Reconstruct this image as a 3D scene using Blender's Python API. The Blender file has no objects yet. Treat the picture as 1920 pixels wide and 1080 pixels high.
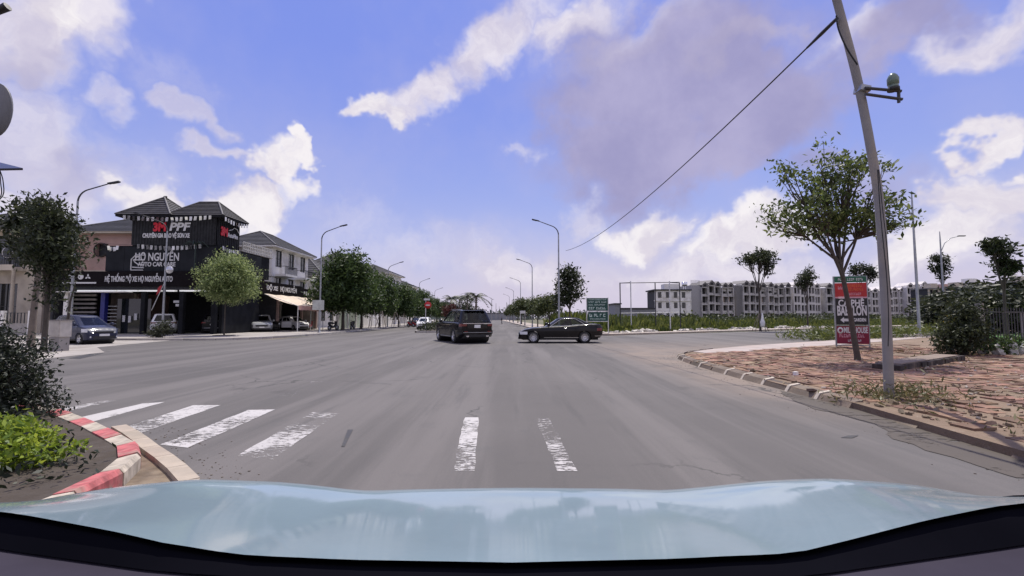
import bpy, bmesh, math, random
import numpy as np
from mathutils import Vector, Matrix, noise as mnoise

random.seed(7)
rng = np.random.default_rng(7)
SC = bpy.context.scene
C = SC.collection
R = math.radians
PI = math.pi

# ------------------------------------------------------------------ camera
CAM_H, FPX, PITCH = 1.45, 860.0, R(3.73)
camd = bpy.data.cameras.new('dash_camera')
cam = bpy.data.objects.new('dash_camera', camd)
C.objects.link(cam)
camd.sensor_width = 36.0
camd.lens = 36.0 * FPX / 1920.0
camd.clip_start, camd.clip_end = 0.03, 3000.0
cam.location = (0, 0, CAM_H)
cam.rotation_euler = (R(90) + PITCH, 0, 0)
SC.camera = cam

# ------------------------------------------------------------------ view
SC.view_settings.view_transform = 'Standard'
SC.view_settings.look = 'None'
SC.view_settings.gamma = 1.0
SC.view_settings.use_curve_mapping = False
SC.view_settings.exposure = 0.0
SC.cycles.max_bounces = 6
SC.cycles.transparent_max_bounces = 8

SUN_EL, SUN_AZ = R(64), R(13)     # azimuth clockwise from the driving direction (+Y)
SUN_V = Vector((math.sin(SUN_AZ) * math.cos(SUN_EL), math.cos(SUN_AZ) * math.cos(SUN_EL), math.sin(SUN_EL)))


def ray(px, py):
    """Direction of a pixel of the 1920x1080 photograph."""
    d = Vector((px - 960, FPX * math.cos(PITCH) - (540 - py) * math.sin(PITCH),
                FPX * math.sin(PITCH) + (540 - py) * math.cos(PITCH)))
    return d.normalized()


def G(px, py, z=0.0):
    """Point on the plane of height z seen at a pixel."""
    d = ray(px, py)
    t = (z - CAM_H) / d.z
    return Vector((d.x * t, d.y * t, z))


def at(px, py, y):
    """Point at depth y (metres ahead) seen at a pixel."""
    d = ray(px, py)
    t = y / d.y
    return Vector((d.x * t, y, CAM_H + d.z * t))


# ------------------------------------------------------------------ world
world = bpy.data.worlds.new('World')
SC.world = world
world.use_nodes = True
NT = world.node_tree
NT.nodes.clear()


class NB:
    """Small helper that chains shader nodes."""
    def __init__(s, nt): s.nt = nt

    def n(s, kind, **kw):
        nd = s.nt.nodes.new(kind)
        for k, v in kw.items(): setattr(nd, k, v)
        return nd

    def put(s, sock, v):
        if v is None: return
        if isinstance(v, bpy.types.NodeSocket): s.nt.links.new(v, sock)
        else: sock.default_value = v

    def m(s, op, a, b=None, c=None, clamp=False):
        nd = s.n('ShaderNodeMath', operation=op, use_clamp=clamp)
        s.put(nd.inputs[0], a); s.put(nd.inputs[1], b); s.put(nd.inputs[2], c)
        return nd.outputs[0]

    def v(s, op, a, b=None):
        nd = s.n('ShaderNodeVectorMath', operation=op)
        s.put(nd.inputs[0], a); s.put(nd.inputs[1], b)
        return nd.outputs['Value'] if op in ('LENGTH', 'DOT_PRODUCT') else nd.outputs[0]

    def xyz(s, x, y, z=0.0):
        nd = s.n('ShaderNodeCombineXYZ')
        s.put(nd.inputs[0], x); s.put(nd.inputs[1], y); s.put(nd.inputs[2], z)
        return nd.outputs[0]

    def noise(s, vec, scale, detail=4, rough=.5, dist=0.0, out=0):
        nd = s.n('ShaderNodeTexNoise')
        s.put(nd.inputs['Vector'], vec)
        nd.inputs['Scale'].default_value = scale
        nd.inputs['Detail'].default_value = detail
        nd.inputs['Roughness'].default_value = rough
        nd.inputs['Distortion'].default_value = dist
        return nd.outputs[out]

    def map(s, v, a, b, c=0.0, d=1.0, smooth=True):
        nd = s.n('ShaderNodeMapRange', interpolation_type='SMOOTHSTEP' if smooth else 'LINEAR')
        s.put(nd.inputs['Value'], v)
        for k, x in zip(('From Min', 'From Max', 'To Min', 'To Max'), (a, b, c, d)): s.put(nd.inputs[k], x)
        return nd.outputs['Result']

    def mix(s, f, a, b, mode='MIX'):
        nd = s.n('ShaderNodeMix', data_type='RGBA', blend_type=mode)
        s.put(nd.inputs[0], f)
        for sock, x in ((nd.inputs[6], a), (nd.inputs[7], b)):
            if isinstance(x, (tuple, list)): x = tuple(x) + (1.0,) * (4 - len(x))
            s.put(sock, x)
        return nd.outputs[2]


W = NB(NT)
SKY_K = 0.1
sky = W.n('ShaderNodeTexSky', sky_type='NISHITA', sun_disc=False, sun_elevation=SUN_EL, sun_rotation=SUN_AZ,
          altitude=0.0, air_density=1.0, dust_density=0.6, ozone_density=2.5)
tc = W.n('ShaderNodeTexCoord')
dirv = tc.outputs['Generated']
sep = W.n('ShaderNodeSeparateXYZ'); NT.links.new(dirv, sep.inputs[0])
dx, dy, dz = sep.outputs
az = W.m('ARCTAN2', dx, dy)
el = W.m('ARCSINE', dz)
azel = W.xyz(az, el)
# billowing edges: the cloud field is looked up through a warped direction
warp = W.noise(dirv, 5.0, 5, .58, out=1)
warpf = W.noise(dirv, 17.0, 3, .55, out=1)
wsum = W.v('ADD', W.v('MULTIPLY', W.v('SUBTRACT', warp, (.5, .5, .5)), (.30, .24, 0)),
           W.v('MULTIPLY', W.v('SUBTRACT', warpf, (.5, .5, .5)), (.07, .07, 0)))
wp = W.v('ADD', azel, wsum)


def blob(px, py, rx, ry, rot=0.0, wgt=1.0, inner=0.15):
    """One cloud bank: an ellipse of directions (centre and radii taken from the photograph's angles)."""
    d = ray(px, py)
    a0, e0 = math.atan2(d.x, d.y), math.asin(d.z)
    dl, dr = ray(px - rx, py), ray(px + rx, py)
    du, dd = ray(px, py - ry), ray(px, py + ry)
    ra = abs(math.atan2(dr.x, dr.y) - math.atan2(dl.x, dl.y)) / 2
    re = abs(math.asin(du.z) - math.asin(dd.z)) / 2
    mp = W.n('ShaderNodeMapping', vector_type='TEXTURE')
    NT.links.new(wp, mp.inputs['Vector'])
    mp.inputs['Location'].default_value = (a0, e0, 0)
    mp.inputs['Rotation'].default_value = (0, 0, R(rot))
    mp.inputs['Scale'].default_value = (ra, re, 1)
    ln = W.v('LENGTH', mp.outputs[0])
    return W.map(ln, 1.25, inner, 0.0, wgt)


def field(lst):
    acc = None
    for b in lst:
        x = blob(*b)
        acc = x if acc is None else W.m('MAXIMUM', acc, x)
    return acc


crisp_cl = field([
    (492, 305, 66, 80, 35, 1.1), (535, 262, 34, 40, 10, 1.15), (430, 385, 110, 56, 15, 1.0), (275, 362, 66, 48, 0, .95), (1400, 450, 150, 58, 8, 1.05), (1200, 430, 105, 50, 0, .9),
    (1905, 285, 50, 66, 0, 1.1), (1860, 385, 110, 62, 25, 1.05), (1770, 460, 200, 62, 8, 1.0), (700, 215, 60, 40, 15, .9), (120, 40, 120, 80, 20, .95),
])
white_cl = field([
    (40, 60, 190, 150, 10, 1.0), (190, 60, 130, 130, 35, .95), (60, 260, 190, 170, 10, .75), (240, 210, 90, 40, 15, .6),
    (370, 218, 60, 34, 0, .7), (400, 285, 70, 28, 5, .75), (490, 310, 66, 82, 35, 1.1), (530, 265, 34, 40, 10, 1.1),
    (420, 385, 120, 62, 15, .95), (275, 365, 70, 52, 0, .95), (60, 380, 240, 70, 0, .8),
    (790, 175, 130, 58, 28, .95), (930, 90, 170, 80, 30, .95), (1080, 40, 130, 80, 20, .9), (740, 215, 105, 36, 12, .9),
    (985, 298, 60, 22, 0, .5), (1380, 100, 140, 44, 6, .85), (1210, 60, 150, 60, 15, .7),
    (1400, 450, 140, 60, 8, .9), (1200, 430, 120, 55, 0, .75), (1100, 400, 60, 40, 0, .6), (1000, 500, 160, 50, 0, .8), (1300, 520, 300, 50, 0, .8), (1650, 520, 260, 60, 0, .8),
    (1900, 290, 55, 70, 0, 1.0), (1850, 390, 120, 70, 25, .95), (1760, 470, 220, 80, 8, .9), (1650, 330, 120, 40, 5, .4),
    (150, 330, 300, 110, 0, .62), (330, 170, 130, 60, 0, .35), (640, 400, 160, 60, 0, .4), (800, 470, 260, 60, 0, .45), (1880, 40, 180, 70, 0, .9), (1600, 50, 120, 60, 0, .7), (2150, 380, 260, 160, 0, .9), (-260, 200, 320, 300, 0, .9),
])
grey_cl = field([
    (1270, 150, 280, 160, 8, 1.0), (1190, 290, 190, 120, 0, 1.0), (1420, 210, 230, 130, 8, 1.0), (1160, 80, 110, 110, 30, .6),
    (1330, 310, 150, 60, 10, .8), (1700, 40, 190, 70, 5, .8), (1560, 310, 120, 50, 0, .5), (1700, 350, 160, 50, 5, .5),
    (1050, 340, 90, 60, 0, .4), (1600, 110, 90, 60, 10, .6), (40, 130, 110, 60, 20, .45), (130, 330, 160, 90, 0, .4),
])
# scattered clouds everywhere else, on a flat layer so that they shrink towards the horizon
den = W.m('ADD', W.m('MAXIMUM', dz, 0.0), 0.16)
flat = W.xyz(W.m('DIVIDE', dx, den), W.m('DIVIDE', dy, den))
scat_n = W.noise(flat, 0.55, 7, .55)
behind = W.m('MAXIMUM', W.map(dy, 0.42, 0.1), W.map(dz, .55, .75))  # extra unseen cloud behind and overhead, added to brighten and neutralise the sky light
scat = W.map(scat_n, W.m('SUBTRACT', 0.66, W.m('MULTIPLY', behind, .24)), W.m('SUBTRACT', 0.80, W.m('MULTIPLY', behind, .22)))
fine = W.noise(wp, 9.0, 6, .6)
finec = W.m('MULTIPLY', W.m('SUBTRACT', fine, .5), .5)
mask_w = W.map(W.m('ADD', white_cl, finec), .06, 1.0)
mask_c = W.map(W.m('ADD', crisp_cl, W.m('MULTIPLY', finec, 1.4)), .20, .82)
mask_w = W.m('MAXIMUM', mask_w, scat)
mask_g = W.map(W.m('ADD', grey_cl, W.m('MULTIPLY', finec, .8)), .02, .78)
veilN = W.noise(azel, 2.6, 5, .6)
veil = W.map(veilN, .35, .85, 0.0, .45)

upf = W.map(dz, 0.0, 0.55)
blue = W.mix(upf, (4.5, 5.1, 8.8), (2.3, 3.1, 8.9))
base = W.mix(0.80, sky.outputs[0], blue)
white = W.mix(W.map(fine, .32, .68), (6.6, 6.1, 7.3), (8.8, 8.3, 8.9))
grey = W.mix(W.map(W.noise(azel, 5.0, 5, .6), .3, .7), (3.55, 3.3, 5.4), (4.7, 4.35, 6.4))
col = W.mix(veil, base, (5.2, 5.1, 7.6))
horiz = W.map(W.m('ADD', el, W.m('MULTIPLY', W.m('SUBTRACT', veilN, .5), .35)), 0.26, 0.0, 0.0, .95)
col = W.mix(horiz, col, (6.7, 6.1, 7.4))
col = W.mix(W.m('MULTIPLY', mask_w, .93), col, white)
col = W.mix(W.m('MULTIPLY', mask_c, .92), col, W.mix(W.map(fine, .35, .62), (7.4, 6.9, 7.8), (9.4, 9.0, 9.2)))
col = W.mix(W.m('MULTIPLY', mask_g, W.map(el, .06, .2, .35, .90)), col, grey)
bgn = W.n('ShaderNodeBackground')
NT.links.new(col, bgn.inputs[0])
bgn.inputs[1].default_value = SKY_K
out = W.n('ShaderNodeOutputWorld')
NT.links.new(bgn.outputs[0], out.inputs[0])

# ------------------------------------------------------------------ sun
sl = bpy.data.lights.new('sun', 'SUN')
sl.energy = 4.8
sl.angle = R(0.5)
sl.color = (1.0, 0.94, 0.84)
sun = bpy.data.objects.new('sun', sl)
C.objects.link(sun)
sun.rotation_euler = (-SUN_V).to_track_quat('-Z', 'Y').to_euler()
sun.location = SUN_V * 60

# ------------------------------------------------------------------ materials
MATS = {}


def M(name, col, rough=.7, metal=0.0, var=.14, scale=3.0, bump=0.0, bscale=30.0, spec=.5, coat=0.0, piece=0.0, dirt=None, dscale=1.2, emit=0):
    """Principled material whose colour wanders with noise; piece > 0 also varies it from piece to piece."""
    if name in MATS: return MATS[name]
    m = bpy.data.materials.new(name)
    m.use_nodes = True
    nt = m.node_tree
    b = NB(nt)
    p = nt.nodes['Principled BSDF']
    tcn = b.n('ShaderNodeTexCoord')
    oc = tcn.outputs['Object']
    nz = b.noise(oc, scale, 5, .6)
    lo = tuple(max(0, c * (1 - var)) for c in col)
    hi = tuple(min(1, c * (1 + var)) for c in col)
    cc = b.mix(b.map(nz, .3, .7), lo, hi)
    if dirt:
        dn = b.noise(oc, dscale, 6, .62, .4)
        cc = b.mix(b.map(dn, .48, .68, 0, .8), cc, dirt)
    if piece > 0:
        geo = b.n('ShaderNodeNewGeometry')
        oi = b.n('ShaderNodeObjectInfo')
        r = b.m('FRACT', b.m('ADD', geo.outputs['Random Per Island'], oi.outputs['Random']))
        hsv = b.n('ShaderNodeHueSaturation')
        nt.links.new(cc, hsv.inputs['Color'])
        b.put(hsv.inputs['Value'], b.map(r, 0, 1, 1 - piece, 1 + piece, False))
        b.put(hsv.inputs['Hue'], b.map(b.m('FRACT', b.m('MULTIPLY', r, 7.31)), 0, 1, .5 - piece * .05, .5 + piece * .05, False))
        cc = hsv.outputs[0]
    nt.links.new(cc, p.inputs['Base Color'])
    b.put(p.inputs['Roughness'], b.map(b.noise(oc, scale * 2.3, 3), .3, .7, max(0.02, rough * .85), min(1, rough * 1.15)))
    p.inputs['Metallic'].default_value = metal
    p.inputs['Specular IOR Level'].default_value = spec
    p.inputs['Coat Weight'].default_value = coat
    p.inputs['Coat Roughness'].default_value = .06
    if emit:
        nt.links.new(cc, p.inputs['Emission Color']); p.inputs['Emission Strength'].default_value = emit
    if bump > 0:
        bp = b.n('ShaderNodeBump')
        bp.inputs['Strength'].default_value = bump
        bp.inputs['Distance'].default_value = .02
        b.put(bp.inputs['Height'], b.noise(oc, bscale, 5, .65))
        nt.links.new(bp.outputs[0], p.inputs['Normal'])
    MATS[name] = m
    return m


def leaf_mat(name, c1, c2, trans=.35):
    if name in MATS: return MATS[name]
    m = bpy.data.materials.new(name); m.use_nodes = True
    nt = m.node_tree; b = NB(nt)
    p = nt.nodes['Principled BSDF']; o = nt.nodes['Material Output']
    geo = b.n('ShaderNodeNewGeometry'); oi = b.n('ShaderNodeObjectInfo')
    r = b.m('FRACT', b.m('ADD', geo.outputs['Random Per Island'], oi.outputs['Random']))
    cc = b.mix(b.m('POWER', r, 1.4), c1, c2)
    nt.links.new(cc, p.inputs['Base Color'])
    p.inputs['Roughness'].default_value = .5
    p.inputs['Specular IOR Level'].default_value = .35
    tr = b.n('ShaderNodeBsdfTranslucent')
    hs = b.n('ShaderNodeHueSaturation'); hs.inputs['Hue'].default_value = .48; hs.inputs['Value'].default_value = 1.3
    nt.links.new(cc, hs.inputs['Color']); nt.links.new(hs.outputs[0], tr.inputs[0])
    mx = b.n('ShaderNodeMixShader'); mx.inputs[0].default_value = trans
    nt.links.new(p.outputs[0], mx.inputs[1]); nt.links.new(tr.outputs[0], mx.inputs[2])
    nt.links.new(mx.outputs[0], o.inputs[0])
    MATS[name] = m
    return m


def paint_mark(name, col, wear=.45, scale=9.0):
    """Flat road paint, worn through to the asphalt in patches."""
    if name in MATS: return MATS[name]
    m = bpy.data.materials.new(name); m.use_nodes = True
    nt = m.node_tree; b = NB(nt)
    p = nt.nodes['Principled BSDF']; o = nt.nodes['Material Output']
    tcn = b.n('ShaderNodeTexCoord'); oc = tcn.outputs['Object']
    oi = b.n('ShaderNodeObjectInfo')
    oc = b.v('ADD', oc, b.xyz(b.m('MULTIPLY', oi.outputs['Random'], 50), 0))
    st = b.v('MULTIPLY', oc, (1.0, 2.4, 1.0))
    n1 = b.noise(st, scale, 8, .75)
    n2 = b.noise(oc, 1.1, 3, .5)
    s = b.m('ADD', n1, b.m('MULTIPLY', b.m('SUBTRACT', n2, .5), .6))
    k = b.map(s, wear - .035, wear + .035)
    cc = b.mix(b.noise(oc, 4.0, 5, .6), tuple(c * .8 for c in col), col)
    nt.links.new(cc, p.inputs['Base Color']); p.inputs['Roughness'].default_value = .75
    t = b.n('ShaderNodeBsdfTransparent')
    mx = b.n('ShaderNodeMixShader')
    nt.links.new(k, mx.inputs[0]); nt.links.new(t.outputs[0], mx.inputs[1]); nt.links.new(p.outputs[0], mx.inputs[2])
    nt.links.new(mx.outputs[0], o.inputs[0])
    MATS[name] = m
    return m


# ------------------------------------------------------------------ geometry
class MB:
    """Collects shapes and links them as ONE mesh object."""
    def __init__(s): s.v = []; s.f = []; s.mi = []; s.sm = []; s.cur = 0

    def add(s, vs, fs, smooth=False):
        o = len(s.v)
        s.v.extend([tuple(p) for p in vs])
        for f in fs:
            s.f.append(tuple(o + i for i in f)); s.mi.append(s.cur); s.sm.append(smooth)
        return s

    def box(s, x0, x1, y0, y1, z0, z1, mat4=None):
        vs = [(x, y, z) for z in (z0, z1) for y in (y0, y1) for x in (x0, x1)]
        if mat4 is not None: vs = [tuple(mat4 @ Vector(p)) for p in vs]
        return s.add(vs, [(0, 2, 3, 1), (4, 5, 7, 6), (0, 1, 5, 4), (2, 6, 7, 3), (0, 4, 6, 2), (1, 3, 7, 5)])

    def cbox(s, c, size, rz=0.0, rx=0.0, ry=0.0):
        m = Matrix.Translation(Vector(c)) @ Matrix.Rotation(rz, 4, 'Z') @ Matrix.Rotation(ry, 4, 'Y') @ Matrix.Rotation(rx, 4, 'X')
        a, b_, c_ = size[0] / 2, size[1] / 2, size[2] / 2
        return s.box(-a, a, -b_, b_, -c_, c_, m)

    def prism(s, poly, z0, z1, top=True, bottom=False):
        n = len(poly)
        area = sum(poly[i][0] * poly[(i + 1) % n][1] - poly[(i + 1) % n][0] * poly[i][1] for i in range(n))
        if area < 0: poly = poly[::-1]
        vs = [(p[0], p[1], z0) for p in poly] + [(p[0], p[1], z1) for p in poly]
        fs = [(i, (i + 1) % n, n + (i + 1) % n, n + i) for i in range(n)]
        if top: fs.append(tuple(range(n, 2 * n)))
        if bottom: fs.append(tuple(range(n - 1, -1, -1)))
        return s.add(vs, fs)

    def sheet(s, poly, z):
        n = len(poly)
        area = sum(poly[i][0] * poly[(i + 1) % n][1] - poly[(i + 1) % n][0] * poly[i][1] for i in range(n))
        if area < 0: poly = poly[::-1]
        return s.add([(p[0], p[1], z) for p in poly], [tuple(range(n))])

    def tube(s, pts, rad, n=8, caps=True, smooth=True):
        pts = [Vector(p) for p in pts]
        if not hasattr(rad, '__len__'): rad = [rad] * len(pts)
        vs = []; prev = None
        for i, p in enumerate(pts):
            t = (pts[min(i + 1, len(pts) - 1)] - pts[max(i - 1, 0)])
            t = t.normalized() if t.length > 1e-9 else Vector((0, 0, 1))
            if prev is None:
                a = Vector((1, 0, 0)) if abs(t.x) < .8 else Vector((0, 1, 0))
                u = t.cross(a).normalized()
            else:
                u = (prev - t * prev.dot(t))
                u = u.normalized() if u.length > 1e-6 else t.orthogonal().normalized()
            prev = u
            w = t.cross(u)
            for k in range(n):
                an = 2 * PI * k / n
                vs.append(p + (u * math.cos(an) + w * math.sin(an)) * rad[i])
        fs = []
        for i in range(len(pts) - 1):
            for k in range(n):
                fs.append((i * n + k, i * n + (k + 1) % n, (i + 1) * n + (k + 1) % n, (i + 1) * n + k))
        s.add(vs, fs, smooth)
        if caps:
            m = len(pts) - 1
            s.add(vs[:n], [tuple(range(n - 1, -1, -1))])
            s.add(vs[m * n:], [tuple(range(n))])
        return s

    def lathe(s, prof, n=20, axis='Z', c=(0, 0, 0), smooth=True):
        vs = []
        for r, h in prof:
            for k in range(n):
                a = 2 * PI * k / n
                x, y = r * math.cos(a), r * math.sin(a)
                p = (x, y, h) if axis == 'Z' else ((x, h, y) if axis == 'Y' else (h, x, y))
                vs.append((p[0] + c[0], p[1] + c[1], p[2] + c[2]))
        fs = []
        for i in range(len(prof) - 1):
            for k in range(n):
                fs.append((i * n + k, i * n + (k + 1) % n, (i + 1) * n + (k + 1) % n, (i + 1) * n + k))
        return s.add(vs, fs, smooth)

    def grid(s, fn, nu, nv, smooth=True, flip=False):
        vs = [fn(i / nu, j / nv) for i in range(nu + 1) for j in range(nv + 1)]
        fs = []
        for i in range(nu):
            for j in range(nv):
                q = (i * (nv + 1) + j, (i + 1) * (nv + 1) + j, (i + 1) * (nv + 1) + j + 1, i * (nv + 1) + j + 1)
                fs.append(q[::-1] if flip else q)
        return s.add(vs, fs, smooth)

    def mesh(s, name, mats):
        me = bpy.data.meshes.new(name)
        me.from_pydata(s.v, [], s.f)
        if not isinstance(mats, (list, tuple)): mats = [mats]
        for m in mats: me.materials.append(m)
        me.polygons.foreach_set('material_index', s.mi)
        me.polygons.foreach_set('use_smooth', s.sm)
        me.update()
        return me

    def build(s, name, mats, parent=None, loc=(0, 0, 0), rot=(0, 0, 0), fix=False):
        me = s.mesh(name, mats)
        if fix:
            bm = bmesh.new(); bm.from_mesh(me)
            bmesh.ops.recalc_face_normals(bm, faces=bm.faces); bm.to_mesh(me); bm.free()
        return put(name, me, parent, loc, rot)


def put(name, me, parent=None, loc=(0, 0, 0), rot=(0, 0, 0)):
    o = bpy.data.objects.new(name, me)
    C.objects.link(o)
    o.parent = parent
    o.location = loc; o.rotation_euler = rot
    return o


def tag(o, label, cat, group=None):
    o['label'] = label; o['category'] = cat
    if group: o['group'] = group
    return o


def thing(name, label, cat, loc=(0, 0, 0), rz=0.0, group=None):
    o = bpy.data.objects.new(name, None)
    o.empty_display_size = .3
    C.objects.link(o)
    o.location = loc; o.rotation_euler = (0, 0, rz)
    return tag(o, label, cat, group)


def struct(o):
    o['kind'] = 'structure'; return o


def stuff(o):
    o['kind'] = 'stuff'; return o


KIDS = {}


def dup(root, loc, rz=None, label=None, group=None, scale=None):
    """A copy of a thing with copies of its parts and sub-parts; mesh data are shared."""
    r = root.copy(); C.objects.link(r); r.location = loc
    if rz is not None: r.rotation_euler = (0, 0, rz)
    if scale is not None: r.scale = scale if hasattr(scale, '__len__') else (scale,) * 3
    if label: r['label'] = label
    if group: r['group'] = group
    for ch in list(root.children):
        c = ch.copy(); C.objects.link(c); c.parent = r
        for g in list(ch.children):
            d = g.copy(); C.objects.link(d); d.parent = c
    return r


def text(body, size, mat, parent, loc, rot, name='lettering', bold=0.0, ext=.02, align='CENTER', sx=1.0, shear=0.0, fitw=None):
    cu = bpy.data.curves.new('lettering', 'FONT')
    cu.body = body; cu.size = size; cu.align_x = align; cu.align_y = 'CENTER'
    cu.offset = bold; cu.extrude = ext; cu.shear = shear; cu.resolution_u = 3
    tmp = bpy.data.objects.new('tmp', cu); C.objects.link(tmp)
    me = bpy.data.meshes.new_from_object(tmp.evaluated_get(bpy.context.evaluated_depsgraph_get()))
    bpy.data.objects.remove(tmp); bpy.data.curves.remove(cu)
    me.materials.clear(); me.materials.append(mat)
    if fitw:
        xs = [v.co.x for v in me.vertices]; sx = fitw / (max(xs) - min(xs))
    if sx != 1.0:
        for v in me.vertices: v.co.x *= sx
    return put(name, me, parent, loc, rot)


def wall_mb(L, H, T, holes, mb=None, z0=0.0):
    """A wall along local x (0..L), y 0..T, with real rectangular openings (x0,x1,z0,z1)."""
    mb = mb or MB()
    xs = sorted({0.0, L} | {h[0] for h in holes} | {h[1] for h in holes})
    zs = sorted({z0, H} | {h[2] for h in holes} | {h[3] for h in holes})
    xs = [x for x in xs if 0 <= x <= L]; zs = [z for z in zs if z0 <= z <= H]

    def solid(i, j):
        if i < 0 or j < 0 or i >= len(xs) - 1 or j >= len(zs) - 1: return False
        cx, cz = (xs[i] + xs[i + 1]) / 2, (zs[j] + zs[j + 1]) / 2
        return not any(h[0] < cx < h[1] and h[2] < cz < h[3] for h in holes)
    for i in range(len(xs) - 1):
        for j in range(len(zs) - 1):
            if not solid(i, j): continue
            a, b_, c, d = xs[i], xs[i + 1], zs[j], zs[j + 1]
            mb.add([(a, 0, c), (b_, 0, c), (b_, 0, d), (a, 0, d)], [(0, 1, 2, 3)])
            mb.add([(a, T, c), (b_, T, c), (b_, T, d), (a, T, d)], [(3, 2, 1, 0)])
            if not solid(i - 1, j): mb.add([(a, 0, c), (a, 0, d), (a, T, d), (a, T, c)], [(0, 1, 2, 3)])
            if not solid(i + 1, j): mb.add([(b_, 0, c), (b_, T, c), (b_, T, d), (b_, 0, d)], [(0, 1, 2, 3)])
            if not solid(i, j - 1): mb.add([(a, 0, c), (a, T, c), (b_, T, c), (b_, 0, c)], [(0, 1, 2, 3)])
            if not solid(i, j + 1): mb.add([(a, 0, d), (b_, 0, d), (b_, T, d), (a, T, d)], [(0, 1, 2, 3)])
    return mb


def hip_roof(x0, x1, y0, y1, z0, rise, axis='x', inset=None, courses=9, lift=.05, capr=.07):
    """Hip roof of stepped tile courses; returns (tiles, ridge caps, soffit) builders."""
    t = MB(); cp = MB(); so = MB()
    w, d = x1 - x0, y1 - y0
    if axis == 'x':
        ins = d / 2 if inset is None else inset
        r0, r1 = Vector((x0 + ins, (y0 + y1) / 2, z0 + rise)), Vector((x1 - ins, (y0 + y1) / 2, z0 + rise))
    else:
        ins = w / 2 if inset is None else inset
        r0, r1 = Vector(((x0 + x1) / 2, y0 + ins, z0 + rise)), Vector(((x0 + x1) / 2, y1 - ins, z0 + rise))
    a, b_, c, e = Vector((x0, y0, z0)), Vector((x1, y0, z0)), Vector((x1, y1, z0)), Vector((x0, y1, z0))
    if axis == 'x': facets = [(a, b_, r1, r0), (b_, c, r1, r1), (c, e, r0, r1), (e, a, r0, r0)]
    else: facets = [(a, b_, r0, r0), (b_, c, r1, r0), (c, e, r1, r1), (e, a, r0, r1)]
    for A, B, Cc, D in facets:
        nrm = (B - A).cross(D - A)
        nrm = nrm.normalized() if nrm.length > 1e-6 else Vector((0, 0, 1))
        for i in range(courses):
            t0, t1 = i / courses, (i + 1) / courses
            p0, p1 = A.lerp(D, t0), B.lerp(Cc, t0)
            q0, q1 = A.lerp(D, t1), B.lerp(Cc, t1)
            up = nrm * lift
            t.add([p0, p1, p1 + up, p0 + up, q1, q0], [(0, 1, 2, 3), (3, 2, 4, 5)])
    for p in (a, e): cp.tube([p + Vector((0, 0, .04)), r0 + Vector((0, 0, .05))] if (axis == 'x' or p is a) else [p + Vector((0, 0, .04)), r1 + Vector((0, 0, .05))], capr, 6)
    for p in (b_, c): cp.tube([p + Vector((0, 0, .04)), r1 + Vector((0, 0, .05))] if (axis == 'x' or p is c) else [p + Vector((0, 0, .04)), r0 + Vector((0, 0, .05))], capr, 6)
    if (r1 - r0).length > .05: cp.tube([r0 + Vector((0, 0, .05)), r1 + Vector((0, 0, .05))], capr, 6)
    so.box(x0 + .03, x1 - .03, y0 + .03, y1 - .03, z0 - .16, z0 - .01)
    return t, cp, so


def window(parent, P, axis, w, h, frame_m, glass_m, cols=2, rows=1, depth=.09, name='window', bar=.05):
    """Window part (frame with muntins) with a pane sub-part. axis 'x': lies along x facing -y; 'y': lies along y facing +x."""
    f = MB()
    t = bar
    f.box(-w / 2, w / 2, -depth, .02, 0, t); f.box(-w / 2, w / 2, -depth, .02, h - t, h)
    f.box(-w / 2, -w / 2 + t, -depth, .02, t, h - t); f.box(w / 2 - t, w / 2, -depth, .02, t, h - t)
    for i in range(1, cols):
        x = -w / 2 + w * i / cols
        f.box(x - t / 2, x + t / 2, -depth * .8, .02, t, h - t)
    for j in range(1, rows):
        z = h * j / rows
        f.box(-w / 2 + t, w / 2 - t, -depth * .7, .02, z - t / 2, z + t / 2)
    rz = 0.0 if axis == 'x' else PI / 2
    o = f.build(name, frame_m, parent, P, (0, 0, rz))
    g = MB().box(-w / 2 + t, w / 2 - t, -.02, .0, t, h - t)
    g.build('pane', glass_m, o)
    return o

# ------------------------------------------------------------------ palette
conc = M('concrete', (.34, .32, .30), .85, scale=1.5, bump=.3, dirt=(.22, .19, .16))
conc_lt = M('pale concrete', (.33, .305, .285), .85, scale=.8, bump=.25, dirt=(.24, .21, .185), dscale=.5)
metal_grey = M('galvanised steel', (.36, .37, .38), .45, .75, scale=2)
metal_dk = M('dark steel', (.05, .05, .055), .5, .3)
metal_wh = M('white painted steel', (.62, .62, .62), .5, dirt=(.4, .36, .3))
black = M('black plastic', (.018, .018, .02), .55)
black_gl = M('black gloss', (.012, .012, .014), .12)
glass_dk = M('dark glass', (.015, .018, .02), .04, spec=.8)


def tint_glass(name, tint):
    m = bpy.data.materials.new(name); m.use_nodes = True
    nt = m.node_tree; b = NB(nt); o = nt.nodes['Material Output']
    t = b.n('ShaderNodeBsdfTransparent'); t.inputs[0].default_value = tint + (1,)
    g = b.n('ShaderNodeBsdfGlossy'); g.inputs['Roughness'].default_value = .03
    f = b.n('ShaderNodeFresnel'); f.inputs['IOR'].default_value = 1.5
    mx = b.n('ShaderNodeMixShader'); nt.links.new(f.outputs[0], mx.inputs[0]); nt.links.new(t.outputs[0], mx.inputs[1]); nt.links.new(g.outputs[0], mx.inputs[2])
    nt.links.new(mx.outputs[0], o.inputs[0])
    return m


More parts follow.
